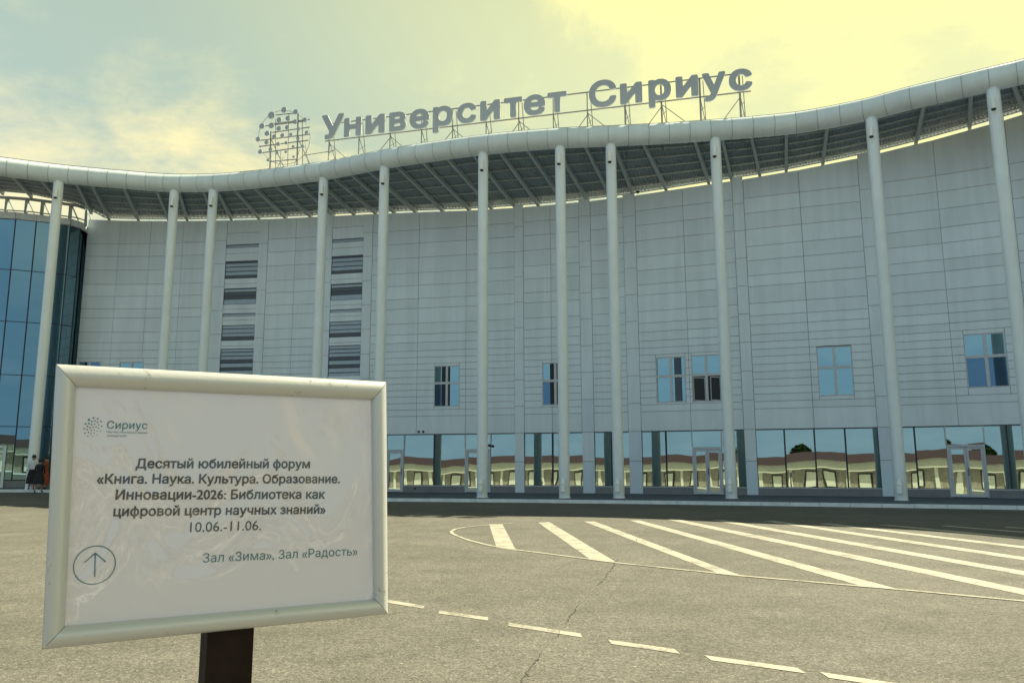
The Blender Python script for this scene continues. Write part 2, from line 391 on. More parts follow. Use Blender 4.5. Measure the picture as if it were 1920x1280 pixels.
stripe((2150, 1157), (1262, 973.5), 0.34); stripe((2300, 1140), (1345, 974.5), 0.34); stripe((2300, 1103), (1440, 976), 0.34)
stripe((2300, 1071), (1545, 981), 0.32); stripe((2300, 1045), (1655, 983.5), 0.30); stripe((2400, 1035), (1770, 985.5), 0.28); stripe((2400, 1012), (1885, 988), 0.28)
band([(2300, 1165), (1920, 1127), (1690, 1105.5), (1395, 1080), (1155, 1055), (1050, 1041), (970, 1031), (920, 1023), (880, 1013), (858, 1005), (848, 1000), (846, 996), (853, 992), (872, 988), (905, 985), (960, 981)], 0.085)
for a, b in (((700, 1122.5), (795, 1138)), ((823, 1147), (915, 1160)), ((953, 1170), (1090, 1191)), ((1143, 1203), (1270, 1221)), ((1327, 1233), (1503, 1257)), ((1545, 1265), (1740, 1294)), ((560, 1103), (640, 1115)), ((440, 1084), (505, 1094)), ((330, 1066), (390, 1076))):
    A, B = at_z(*a), at_z(*b); h = Vector((0.10, 0.30, 0)) * 0.42
    t = (B - A).normalized(); k = Vector((-t.y, t.x, 0)) * 0.065; sk = t * 0.05
    MB().quad(*[Vector((p.x, p.y, .004)) for p in (A - k + sk, B - k + sk, B + k - sk, A + k - sk)]).build('road_marking', M_paint, road)

# cracks in the asphalt
def crack(c, w, name='road_crack'):
    ps = [at_z(u, v, 0.0) for u, v in c]; out = []
    for a, b in zip(ps, ps[1:]):
        m = max(3, int((b - a).length / .07))
        out += [a.lerp(b, i / m) for i in range(m)]
    out.append(ps[-1]); n_ = len(out); ph = random.random() * 9
    L_, R_ = [], []; off = 0
    for i, p in enumerate(out):
        t = (out[min(i + 1, n_ - 1)] - out[max(i - 1, 0)]).normalized(); nn = Vector((-t.y, t.x, 0))
        off = off * .8 + random.uniform(-.014, .014); ww = w * random.uniform(.15, 1.2)
        L_.append(p + nn * (off + ww / 2)); R_.append(p + nn * (off - ww / 2))
    vs = [Vector((p.x, p.y, 0.0095)) for p in L_ + R_]
    return obj(name, mesh(name, vs, [(i, n_ + i, n_ + i + 1, i + 1) for i in range(n_ - 1)]), M_crack, road)
M_crack = P('crack_tar', (0.055, 0.052, 0.045), 0.85, 0, 0.3, 20)
M_band = P('worn_joint_band', (0.108, 0.104, 0.088), 0.9, 0, 0.3, 14)
def faint(c, w):
    o = crack(c, w); o.data.materials[0] = M_band; o.location.z = -0.0075
faint([(1215, 984), (1196, 1005), (1172, 1032), (1150, 1055)], 0.07); faint([(1118, 1096), (1085, 1130)], 0.05); faint([(1062, 1168), (1030, 1205), (1000, 1246), (972, 1290)], 0.045)
crack([(1196, 1010), (1180, 1024)], 0.012); crack([(1160, 1050), (1146, 1066), (1136, 1082), (1128, 1090), (1118, 1097)], 0.02)
crack([(1085, 1134), (1083, 1145), (1070, 1158), (1060, 1170)], 0.012); crack([(1050, 1182), (1044, 1192), (1034, 1200)], 0.007)
crack([(1018, 1222), (1008, 1236), (1000, 1246), (992, 1258), (985, 1264), (972, 1290)], 0.011)
crack([(1128, 1088), (1150, 1090), (1190, 1088)], 0.012); crack([(1080, 1143), (1100, 1145), (1120, 1144)], 0.006)
crack([(988, 1259), (994, 1268)], 0.009)

# ------------------------------------------------------------------ the main building
bld = thing('university_building', 'long curved university building clad in pale grey panels behind the row of white columns', 'building', (Wp(qof(1000)).x, Wp(qof(1000)).y, 0.12))
FR = 0.06                           # cladding thickness in front of the backing wall
ROWS = [3.0, 3.9, 4.22, 4.55, 4.88, 5.21, 5.54, 5.87, 6.22, 6.55, 6.88, 7.22, 7.65, 8.08, 8.65, 9.43, 9.94, 10.64, 11.31, 12.12, 12.89, 13.62]
STRIPS = [(379, 403), (466, 484), (597, 610), (671, 689), (966, 984), (1093, 1116), (1180.5, 1205), (1398, 1420), (1650, 1674), (1925, 1952), (2210, 2245)]
LOUV = [(403, 466), (610, 671)]
# windows: (u0,v0,u1,v1,kind)
WIN = [(146, 678, 187, 745, 'blue'), (223, 679, 268, 745, 'plain'), (814.5, 685.8, 862, 761.8, 'mixed'), (1017.5, 680, 1066, 759, 'mixed'), (1231, 669.5, 1286, 753.8, 'plain'), (1297.5, 665.5, 1352.5, 752.5, 'open'), (1533.5, 649.5, 1599, 741.5, 'plain'), (1810, 625, 1889, 726, 'deep'), (2080, 590, 2170, 705, 'plain')]
holes = []
for w in WIN:
    qa, za = onwall((w[0]), w[3]); qb, zb_ = onwall(w[2], w[1])
    qa2, _ = onwall(w[0], w[1]); qb2, z3 = onwall(w[2], w[3])
    holes.append(((qa + qa2) / 2, (qb + qb2) / 2, (za + z3) / 2, (onwall(w[0], w[1])[1] + zb_) / 2, w[4]))
LZ = [(13.22, 13.40), (11.50, 12.47), (10.07, 10.95), (9.41, 9.56), (8.09, 8.92), (6.05, 7.64), (3.6, 5.2)]
for a, b in LOUV:
    for z0, z1 in LZ: holes.append((qof(a) , qof(b), z0, z1, 'louvre'))
def subtract(r, h):
    a, b, c, d = r; ha, hb, hc, hd = h[:4]
    if hb <= a + 1e-6 or ha >= b - 1e-6 or hd <= c + 1e-6 or hc >= d - 1e-6: return [r]
    out = []
    if ha > a + .0006: out.append((a, ha, c, d))
    if hb < b - .0006: out.append((hb, b, c, d))
    a2, b2 = max(a, ha), min(b, hb)
    if hc > c + .02: out.append((a2, b2, c, hc))
    if hd < d - .02: out.append((a2, b2, hd, d))
    return out
rects = []
isst = lambda a, b: any(abs(a - x) < .1 and abs(b - y) < .1 for x, y in STRIPS)
for a, b in zip(JOINTS, JOINTS[1:]):
    qa, qb = qof(a), qof(b); top = (wallTop(qa) + wallTop(qb)) / 2
    if isst(a, b):
        zs = [0.14, 1.62, 3.0]; z = 3.0
        off = 0.25 if int(a) % 2 else 0
        while z + 1.30 < top - .3: z += 1.30; zs.append(z + off)
        zs.append(top + (.16 if a > 900 or 590 < a < 620 else 0.0))
    elif (a, b) in LOUV: zs = [0.43 + 2.57, 3.6, 5.2, 6.05, 9.41, 13.22, 14.05, top]
    else: zs = [z for z in ROWS if z < top - .25] + [top]
    if (a, b) in LOUV: zs = [3.0, 3.6, 5.6, 7.8, 9.2, 9.8, 11.2, 12.9, 14.05, top]
    for c, d in zip(zs, zs[1:]):
        rs = [(qa, qb, c, d)]
        for h in holes: rs = [x for r in rs for x in subtract(r, h)]
        rects += [(r, isst(a, b), top) for r in rs if (r[3] - r[2]) > .05]
def wall_slab(mb, qa, qb, z0, z1, front, thick, gap=0.0, lean=0.0):
    if z1 > 13.9: z1 = (z1 + wallTop(qa) + gap, z1 + wallTop(qb) + gap) if z1 > 90 else z1
    p0, p1 = Wp(qa), Wp(qb); t = (p1 - p0).normalized()
    z1 = (z1[0] - 100 - gap, z1[1] - 100 - gap) if isinstance(z1, tuple) else z1 - gap
    return mb.slab(p0 + t * gap, p1 - t * gap, z0 + gap, z1, front, thick, lean)
rects = [((a, b, c, 100.0 + d - tp_), st) if d >= tp_ - .001 else ((a, b, c, d), st) for (a, b, c, d), st, tp_ in rects]
rects.sort(key=lambda r: -(r[0][1] - r[0][0]) * (r[0][3] - r[0][2] - (85.5 if r[0][3] > 90 else 0)))
rest = MB()
for i, (r, st) in enumerate(rects):
    fr = FR + (0.02 if st else 0.0) + random.uniform(-.002, .002)
    if i < 299:
        mb = MB(); wall_slab(mb, *r, fr, 0.04, 0.009); mb.build('wall_panel', M_strip if st else M_panel, bld)
    else: wall_slab(rest, *r, fr, 0.04, 0.009)
tag(rest.build('small_wall_panels', M_panel, bld), kind='stuff')
# backing wall, body and roof
mb = MB(); bs = [128] + [x for x in JOINTS if x > 128]
for a, b in zip(bs, bs[1:]):
    qa, qb = qof(a), qof(b); wall_slab(mb, qa, qb, 2.96, 100 - .02, 0.012 + 0.0005 * (bs.index(a) % 2), 0.3)
mb.build('backing_wall', M_dark, bld)
mb = MB(); top = []; 
qs = frange(qof(128), q1, 40)
rv = [];
for q in qs:
    p = Wp(q); rv.append((p.x, p.y + .05, wallTop(q) - .25)); rv.append((p.x * 1.2, p.y + 40, wallTop(q) - .25))
obj('roof', mesh('roof', rv, [(2 * i, 2 * i + 2, 2 * i + 3, 2 * i + 1) for i in range(len(qs) - 1)]), M_roofw, bld)
# interior behind the ground floor glazing
mb = MB(); vs_, fs_ = [], []
for i, q in enumerate(qs):
    p = Wp(q); k = [(p.x, p.y + .02, 0.40), (p.x * 1.1, p.y + 7, 0.40), (p.x * 1.1, p.y + 7, 2.98), (p.x, p.y + .02, 2.98)]
    vs_ += k
    if i: fs_ += [((i - 1) * 4 + a, i * 4 + a, i * 4 + a + 1, (i - 1) * 4 + a + 1) for a in range(3)]
obj('interior_hall', mesh('interior_hall', vs_, fs_), M_inter, bld)
# facade runs on unseen to the right, added to screen the bright sky
ext = [Wp(q1), Vector((29.5, 21.5, 0)), Vector((33.5, 14, 0)), Vector((36, 5, 0)), Vector((38.5, -5, 0))]
for a_, b_ in zip(ext, ext[1:]): MB().slab(a_, b_, 0, 15.6, 0.0, .3).build('outer_wall', M_panel, bld)
MB().add([(p_.x + .05, p_.y + .05, 15.3) for p_ in ext] + [(80, -5, 15.3), (80, 60, 15.3), (30, 60, 15.3)], [tuple(range(8))]).build('roof', M_roofw, bld)
# left and back closing walls
p = Wp(qof(128)); mb = MB(); mb.slab(Vector((p.x - .2, p.y + 41, 0)), Vector((p.x - .05, p.y + .4, 0)), 0, 14.7, 0, .3); mb.build('side_wall', M_panel, bld)
a, b = Wp(qof(128)), Wp(q1); MB().slab(Vector((a.x * 1.2, a.y + 40, 0)), Vector((b.x * 1.2, b.y + 40, 0)), 0, 14.0, 0, .3).build('rear_wall', M_panel, bld)
a = Wp(q1); MB().slab(Vector((a.x + .1, a.y + .3, 0)), Vector((a.x * 1.2, a.y + 40, 0)), 0, 15.4, 0, .3).build('side_wall', M_panel, bld)

# windows with four panes
def lerpq(a, b, t): return a + (b - a) * t
for (qa, qb, z0, z1, kind) in holes:
    if kind == 'louvre': continue
    wid = (Wp(qb) - Wp(qa)).length
    fr = MB(); fw = 0.035 / wid
    for a, b in ((0, fw), (1 - fw, 1)): wall_slab(fr, lerpq(qa, qb, a), lerpq(qa, qb, b), z0, z1, 0.055, .05)
    mid0, mid1 = .5 - .06 / wid, .5 + .06 / wid; zt = z0 + (z1 - z0) * .575
    wall_slab(fr, lerpq(qa, qb, mid0), lerpq(qa, qb, mid1), z0 + .035, z1 - .035, 0.058, .05)
    for c, d in ((z0, z0 + .035), (z1 - .035, z1)): wall_slab(fr, lerpq(qa, qb, fw), lerpq(qa, qb, 1 - fw), c, d, 0.054, .05)
    for a, b in ((fw, mid0), (mid1, 1 - fw)): wall_slab(fr, lerpq(qa, qb, a), lerpq(qa, qb, b), zt - .06, zt + .06, 0.057, .05)
    wo_ = fr.build('window', M_frame, bld)
    for k, (a, b) in enumerate(((fw, mid0), (mid1, 1 - fw))):
        for l, (c, d) in enumerate(((z0 + .035, zt - .06), (zt + .06, z1 - .035))):
            pm = M_win
            if kind == 'deep' and l == 0: pm = M_winb
            if kind == 'mixed' and (l == 0 and k == 0): pm = M_winb
            if kind == 'blue': pm = M_winb
            if kind == 'open' and l == 0:
                mbb = MB(); wall_slab(mbb, lerpq(qa, qb, a), lerpq(qa, qb, b), c, d, 0.018, .003); mbb.build('opening_dark_panel', M_black, wo_)  # black panel painted in for the unlit room behind the open sash
                # sash swung inwards: a slim tilted frame
                A = Wp(lerpq(qa, qb, a + .02), .045); B = Wp(lerpq(qa, qb, b - .02 if k == 0 else b - .02), .03); A = A.lerp(B, .02 if k == 0 else .18)
                sf = MB()
                for zz_ in (c + .03, d - .05): sf.beam(Vector((A.x, A.y, zz_)), Vector((B.x, B.y, zz_ - .03)), .012, .035)
                sf.beam(Vector((A.x, A.y, c + .02)), Vector((A.x, A.y, d - .04)), .03, .012); sf.beam(Vector((B.x, B.y, c + .0)), Vector((B.x, B.y, d - .06)), .03, .012)
                sf.build('sash', M_frame, wo_); continue
            mbb = MB(); wall_slab(mbb, lerpq(qa, qb, a), lerpq(qa, qb, b), c, d, 0.030 + random.uniform(-.002, .002), .006); mbb.build('pane', pm, wo_)
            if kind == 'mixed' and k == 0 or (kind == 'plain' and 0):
                mbb = MB(); wall_slab(mbb, lerpq(qa, qb, b - .16), lerpq(qa, qb, b), c, d, 0.036, .004); mbb.build('gap_dark_strip', M_black, wo_)  # solid black strip, paints the darkness of a gap
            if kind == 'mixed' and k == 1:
                mbb = MB(); wall_slab(mbb, lerpq(qa, qb, a), lerpq(qa, qb, a + .08), c, d, 0.036, .004); mbb.build('gap_dark_strip', M_black, wo_)  # same painted dark strip beside the middle bar
# the dark curtain strip in the left window of the pair
h = holes[4]; mbb = MB(); wall_slab(mbb, lerpq(h[0], h[1], .62), lerpq(h[0], h[1], .87), h[2] + .04, h[3] - .04, .033, .004); mbb.build('window_curtain', M_slatd, bld)

# louvres: framed openings with horizontal slats
SL = {0: [(0, 1, 'l')], 1: [(0, .26, 'd'), (.33, .58, 'l'), (.64, .8, 'l'), (.85, 1, 'd')]}
for a, b in LOUV:
    for k, (z0, z1) in enumerate(LZ):
        qa, qb = qof(a), qof(b)
        rm = MB()
        wid = (Wp(qb) - Wp(qa)).length; f = .03 / wid
        for s0, s1 in ((0, f), (1 - f, 1)): wall_slab(rm, lerpq(qa, qb, s0), lerpq(qa, qb, s1), z0, z1, .03, .03)
        for c_, d_ in ((z0, z0 + .02), (z1 - .02, z1)): wall_slab(rm, qa, qb, c_, d_, .032, .032)
        lo = rm.build('louvre', M_slatd, bld)
        h = z1 - z0
        if h < .3: sl_ = [(.05, .8, 0)]
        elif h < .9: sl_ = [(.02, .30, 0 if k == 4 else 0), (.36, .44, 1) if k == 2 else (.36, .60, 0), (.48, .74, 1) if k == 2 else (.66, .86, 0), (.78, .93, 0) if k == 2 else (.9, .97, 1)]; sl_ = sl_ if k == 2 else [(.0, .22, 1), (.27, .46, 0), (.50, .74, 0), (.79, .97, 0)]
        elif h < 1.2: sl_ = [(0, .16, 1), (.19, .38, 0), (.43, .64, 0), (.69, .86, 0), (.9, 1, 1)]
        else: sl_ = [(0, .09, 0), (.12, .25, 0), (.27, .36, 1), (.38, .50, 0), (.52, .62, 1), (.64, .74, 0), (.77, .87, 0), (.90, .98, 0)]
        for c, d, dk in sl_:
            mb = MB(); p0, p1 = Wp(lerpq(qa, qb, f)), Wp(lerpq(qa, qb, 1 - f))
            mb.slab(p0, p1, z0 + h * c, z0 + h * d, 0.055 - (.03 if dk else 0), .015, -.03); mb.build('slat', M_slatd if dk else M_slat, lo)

# ground floor: plinth, glass panes, mullions, doors
GBAYS = [(128, 379), (403, 466), (484, 597), (610, 671), (689, 966), (984, 1093), (1116, 1180.5), (1205, 1398), (1420, 1650), (1674, 1925), (1952, 2210)]
GM = {689: [(724, 'l'), (757, 'l'), (814, 'd'), (872, 'l'), (920, 'l')], 984: [(1036.5, 'd')], 1116: [(1147.5, 'd')], 1205: [(1250, 'd'), (1299, 'l'), (1354.5, 'l')], 1420: [(1473.5, 'd'), (1530, 'd'), (1588, 'd')],
      1674: [(1719, 'd'), (1777, 'l'), (1849.6, 'l'), (1893, 'd')], 128: [(192, 'd'), (253, 'd'), (317, 'd')], 1952: [(2010, 'd'), (2085, 'd'), (2150, 'd')], 484: [(538, 'd')]}
DOORS = {(724, 757): 1, (872, 920): 1, (1299, 1354.5): 2, (1777, 1849.6): 2}
ZS = 0.46
for a, b in GBAYS:
    cuts = [a] + [x for x, _ in GM.get(a, [])] + [b]; kinds = dict(GM.get(a, []))
    for c, d in zip(cuts, cuts[1:]):
        qa, qb = qof(c), qof(d)
        w_ = (Wp(qb) - Wp(qa)).length
        door = DOORS.get((c, d))
        if door:
            zt = 2.18
            pane = MB(); wall_slab(pane, qa, qb, zt + .05, 2.97, .0, .02, .012, -.006); pane.build('transom_pane', M_gl, bld)
            fr = MB(); fw = .075 / w_; z0 = .15
            for s0, s1 in ((0, fw), (1 - fw, 1)): wall_slab(fr, lerpq(qa, qb, s0), lerpq(qa, qb, s1), z0, zt + .06, .05, .10)
            wall_slab(fr, lerpq(qa, qb, fw), lerpq(qa, qb, 1 - fw), zt - .03, zt + .055, .048, .09)
            dr = fr.build('door', M_frame, bld)
            e = [fw] + ([.5] if door == 2 else []) + [1 - fw]
            for s0, s1 in zip(e, e[1:]):
                lf = MB(); k = .085 / w_; g = .006 / w_
                for x0, x1 in ((s0 + g, s0 + k), (s1 - k, s1 - g)): wall_slab(lf, lerpq(qa, qb, x0), lerpq(qa, qb, x1), z0 + .01, zt - .04, .035, .05)
                wall_slab(lf, lerpq(qa, qb, s0 + k), lerpq(qa, qb, s1 - k), z0 + .01, z0 + .13, .034, .05)
                wall_slab(lf, lerpq(qa, qb, s0 + k), lerpq(qa, qb, s1 - k), zt - .13, zt - .04, .034, .05)
                lf.build('door_leaf', M_frame, dr)
                pn = MB(); wall_slab(pn, lerpq(qa, qb, s0 + k), lerpq(qa, qb, s1 - k), z0 + .13, zt - .13, .01, .008, 0, random.uniform(-.030, -.018)); pn.build('pane', M_gl, dr)
            hx = lerpq(qa, qb, .5 if door == 2 else .85); p = Wp(hx + (.035 / w_) * (qb - qa), .07)
            MB().cyl((p.x, p.y, 1.0), (p.x, p.y, 1.32), .014, n=8).build('handle', M_black, dr)
        else:
            pane = MB(); wall_slab(pane, qa, qb, ZS + .03, 2.97, .0, .02, 0.010, -.036 + random.uniform(-.005, .005)); pane.build('glass_pane', M_gl, bld)
            pl = MB(); wall_slab(pl, qa, qb, .13, ZS - .02, .06, .2, .001); pl.build('plinth', M_plinth, bld)
            wall_slab(MB(), qa, qb, ZS, ZS, 0, 0); si = MB(); wall_slab(si, qa, qb, ZS - .018, ZS + .025, .075, .09, .001); si.build('sill', M_frame, bld)
        if c in kinds:
            k = .035 if kinds[c] == 'd' else .03; m = MB(); p0, p1 = Wp(qa - k / wallY(qa)), Wp(qa + k / wallY(qa))
            m.slab(p0, p1, (ZS if not (door or DOORS.get((cuts[cuts.index(c) - 1], c))) else 2.24) + .026, 2.975, .028, .05); m.build('mullion', M_mull if kinds[c] == 'd' else M_frame, bld)
# small round vents above the glazing, wall cameras, door sign
for u in (786, 794.5):
    q, z = onwall(u, 809); p0, p1 = Wp(q, .0), Wp(q, FR + .05)
    MB().cyl((p0.x, p0.y, z), (p1.x, p1.y, z), .055, n=14).build('vent', M_black, bld)
q, z = onwall(779, 915); p0, p1 = Wp(q, 0), Wp(q, FR + .03); MB().cyl((p0.x, p0.y, .33), (p1.x, p1.y, .33), .05, n=12).build('vent', M_black, bld)
q, z = onwall(1808, 833.5); mb = MB(); wall_slab(mb, q - .0045, q + .0045, z - .04, z + .04, .03, .02); mb.build('door_sign', M_kerb, bld)
for u, v in ((1197, 364), (918, 833)):
    q, z = onwall(u, v); p = Wp(q, .1); p2 = Wp(q, .45)
    if v > 500: p = Wp(q, .02); p2 = Wp(q, .22); 
    m = MB(); m.cyl((p.x, p.y, z), (p2.x, p2.y, z - .03), .03, n=8); m.cyl((p2.x, p2.y, z - .05), (p2.x + .1, p2.y - .12, z - .08), .055, n=10); m.build('camera_housing', M_black, bld)

# ------------------------------------------------------------------ glass hall on the left
hallq = [(-230, 37.7), (0, 39.0), (92, 40.0), (113, 40.6), (128, 41.9)]
hallY = lambda u: float(np.interp(u, [a for a, b in hallq], [b for a, b in hallq]))
def Hp(u):
    q = qof(u); y = hallY(u); return Vector((q * y, y, 0))
hall = thing('glass_hall', 'blue glass curtain-wall hall with steel railing frame at the left end of the building', 'building', (Hp(0).x, Hp(0).y, .4))
HU = [-230, -184, -142, -100, -58, -16, 25, 66, 92, 113, 128]
HZ = [0.78, 3.45, 6.06, 8.80, 11.50, 14.20]
def frot(mb, ua, ub, z0, z1, front, thick, gap=0, lean=0):
    p0, p1 = Hp(ua), Hp(ub); t = (p1 - p0).normalized(); return mb.slab(p0 + t * gap, p1 - t * gap, z0 + gap, z1 - gap, front, thick, lean)
for a, b in zip(HU, HU[1:]):
    for c, d in zip(HZ, HZ[1:]):
        if (a, b) == (-16, 25) and c < 1:
            pass
        mb = MB(); frot(mb, a, b, c, d, 0, .02, .02, random.uniform(-.006, .012)); mb.build('glass_pane', M_hall, hall)
    mb = MB(); frot(mb, a, b, .35, .76, .03, .2, .001); mb.build('plinth', M_plinth, hall)
    mb = MB(); frot(mb, a, b, 14.2, 14.55, .12, .4, .001); mb.build('cornice', M_kerb, hall)
    for z in HZ[1:-1] + [HZ[0] + .02]:
        mb = MB(); frot(mb, a, b, z - .02, z + .02, .015, .03, .03); mb.build('transom', M_mull, hall)
    p = Hp(a); MB().beam((p.x, p.y, .76), (p.x, p.y, 14.2), .05, .05, Vector((0, 1, 0))).build('mullion', M_mull, hall)
# door of the hall at the frame's edge
mb = MB()
for ua, ub, z0, z1 in ((-34, -30, .42, 2.5), (4, 9.5, .42, 2.5), (-30, 4, 2.4, 2.5), (-30, 4, 1.95, 2.02)): frot(mb, ua, ub, z0, z1, .08, .06)
mb.build('door_frame', M_tube, hall)
# body
vs = []; 
for u in HU: p = Hp(u); vs.append(p)
mb = MB()
for u0, u1 in zip(HU, HU[1:]):
    a, b = Hp(u0), Hp(u1); mb.add([(a.x, a.y + .1, 14.15), (b.x, b.y + .1, 14.15), (b.x, b.y + 30, 14.15), (a.x, a.y + 30, 14.15)], [(0, 1, 2, 3)])
    mb.add([(a.x, a.y + 6, .4), (b.x, b.y + 6, .4), (b.x, b.y + 6, 14.2), (a.x, a.y + 6, 14.2)], [(0, 1, 2, 3)])
    mb.add([(a.x, a.y + .1, .4), (b.x, b.y + .1, .4), (b.x, b.y + 6, .4), (a.x, a.y + 6, .4)], [(0, 1, 2, 3)])
mb.build('hall_interior', M_inter, hall)
# steel frame over the hall
def hp(u, z, back=.5): p = Hp(u); return Vector((p.x, p.y + back, z))
rl = MB()
for z, w in ((15.48, .15), (14.80, .05)):
    for u0, u1 in ((-230, 0), (0, 92), (92, 113)): rl.beam(hp(u0, z), hp(u1, z), .08, w)
rl.build('railing', M_raft, hall)
for u in (-90, -50, -10, 22, 79, 112):
    MB().beam(hp(u, 14.5), hp(u, 15.45), .13, .13, Vector((0, 1, 0))).build('railing_post', M_raft, hall)
    MB().beam(hp(u + 3, 15.4), hp(u + 8, 14.55, 1.2), .05, .05).build('railing_brace', M_raft, hall)

# ------------------------------------------------------------------ canopy: fascia tube, soffit, rafters, purlins
can = thing('roof_canopy', 'wavy canopy roof with a fat white rounded fascia carried by the column row', 'canopy', (0, 33, ZB))
R = 0.45
fq = frange(_tq[0] + .04, _tq[-1] - .05, 1500); tp = [Tp(q) for q in fq]; td = [0]
for a, b in zip(tp, tp[1:]): td.append(td[-1] + (b - a).length)
qt = lambda s: float(np.interp(s, td, fq))
SEG = 0.88; s = 0; NA = 18
def ring(q, r, zc):
    p = Tp(q); a = Tp(q - .002); b = Tp(q + .002); t = (b - a).normalized(); nn = Vector((t.y, -t.x, 0))
    return [Vector((p.x, p.y, zc)) + nn * (r * math.cos(2 * math.pi * k / NA)) + Vector((0, 0, r * math.sin(2 * math.pi * k / NA))) for k in range(NA)]
cnt = 0
while s < td[-1] - SEG:
    m = 3; rings = [ring(qt(s + .012 + (SEG - .024) * i / m), R + random.uniform(-.002, .002) * 0, ZB + R) for i in range(m + 1)]
    vs = [v for r_ in rings for v in r_]
    fs = [(i * NA + k, i * NA + (k + 1) % NA, (i + 1) * NA + (k + 1) % NA, (i + 1) * NA + k) for i in range(m) for k in range(NA)]
    obj('fascia_panel', mesh('fascia_panel', vs, fs, True), M_tube, can); s += SEG
core = []; cf = []; nq = 240
for i in range(nq + 1):
    core += ring(qt(td[-1] * i / nq), R - .02, ZB + R)
    if i: cf += [((i - 1) * NA + k, (i - 1) * NA + (k + 1) % NA, i * NA + (k + 1) % NA, i * NA + k) for k in range(NA)]
obj('fascia_core', mesh('fascia_core', core, cf, True), M_raft, can)
# thin edge rail on top of the fascia
mb = MB(); pr = None
for i in range(0, 181):
    q = qt(td[-1] * i / 180); p = Tp(q, -.12, ZB + 2 * R + .10)
    if pr is not None:
        mb.beam(pr, p, .025, .03)
        if i % 2: mb.beam(p, p - Vector((0, 0, .14)), .02, .02)
    pr = p
mb.build('edge_rail', M_steel, can)
# map front -> back
RM = [(-40, 318, 0, 358), (17, 330, 53, 366), (70, 338, 110, 372), (137.5, 347.7, 166.7, 394), (166.7, 350, 203, 397.5), (227, 354.5, 258, 400), (289, 358, 314.5, 402.7), (330, 360, 349, 404), (375, 361, 400, 403), (400, 360, 433, 404), (431, 358, 486, 404), (467.5, 354.5, 536, 404), (507, 351, 583, 404), (546.6, 346, 626, 403), (584, 341, 665, 403), (615, 335, 706, 402),
      (648, 329, 741, 401), (681, 324, 781, 399), (734, 316, 832, 396), (784, 308, 882, 393), (831, 302, 924, 388), (881, 296, 968, 385), (932, 290, 1012, 380), (984, 285, 1060, 376), (1038, 280, 1104, 371), (1095, 276, 1148, 366), (1150, 274, 1189, 360), (1205, 274, 1253, 354.6), (1303, 272.5, 1333, 341.6), (1355, 268.6, 1375.7, 336), (1409.5, 261, 1429, 328.5), (1476, 254, 1478, 318), (1551.5, 244, 1547, 307.7), (1640, 226, 1634, 292), (1733.4, 206, 1723.6, 273.4), (1821, 185, 1826, 247), (1900, 162, 1930, 215), (1970, 142, 2030, 190)]
fa = [qof(a, b) for a, b, c, d in RM]; ba = [qof(c, d) for a, b, c, d in RM]
ba = list(np.maximum.accumulate(ba))
fa = [fa[0] - .25] + fa + [fa[-1] + .3]; ba = [ba[0] - .2] + ba + [ba[-1] + .22]
fb = lambda q: float(np.interp(q, fa, ba))
def Bp(q):                                  # back edge of the soffit
    uu = 128
    if q < qof(150): y = float(np.interp(q, [qof(-200), qof(0), qof(100), qof(150)], [37.8, 39.2, 40.4, 41.3])); z = float(np.interp(q, [qof(-200), qof(0), qof(90), qof(150)], [15.75, 15.75, 15.6, 15.2]))
    else: y = wallY(q); z = wallTop(q) + float(np.interp(q, [qof(150), qof(300), qof(900), qof(1400), qof(1900)], [.18, .16, .17, .19, .22]))
    return Vector((q * y, y + .28, z + .06))
NR = 430; vs = []; fs = []
for i in range(NR * 4 + 1):
    q = fa[1] - .2 + (fa[-2] + .25 - fa[1] + .2) * i / (NR * 4)
    h = (0, 0, .035, .035)[i % 4]
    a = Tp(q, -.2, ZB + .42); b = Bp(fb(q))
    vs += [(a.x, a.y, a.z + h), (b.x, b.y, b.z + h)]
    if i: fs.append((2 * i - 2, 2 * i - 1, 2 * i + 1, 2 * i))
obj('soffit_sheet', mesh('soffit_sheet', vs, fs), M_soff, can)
for a, b, c, d in RM:
    q = qof(a, b); A = Tp(q, -.25, ZB + .30); B = Bp(qof(c, d)); B.z -= .13
    mid = A.lerp(B, 1.0)
    MB().beam(A, mid, .13, .20).build('rafter', M_raft, can)
for k in range(1, 6):
    mb = MB(); pr = None
    for i in range(0, 121):
        q = fa[1] + (fa[-2] - fa[1]) * i / 120
        p = Tp(q, -.2, ZB + .40).lerp(Bp(fb(q)), k / 6 + .03); p.z -= .035
        if pr is not None: mb.beam(pr, p, .05, .05)
        pr = p
    mb.build('purlin', M_raft, can)
mb = MB(); pr = None
for i in range(0, 161):
    q = fa[1] + (fa[-2] - fa[1]) * i / 160; p = Bp(fb(q)); p.z -= .03; p.y -= .1
    if pr is not None: mb.beam(pr, p, .04, .05)
    pr = p
mb.build('edge_beam', M_raft, can)

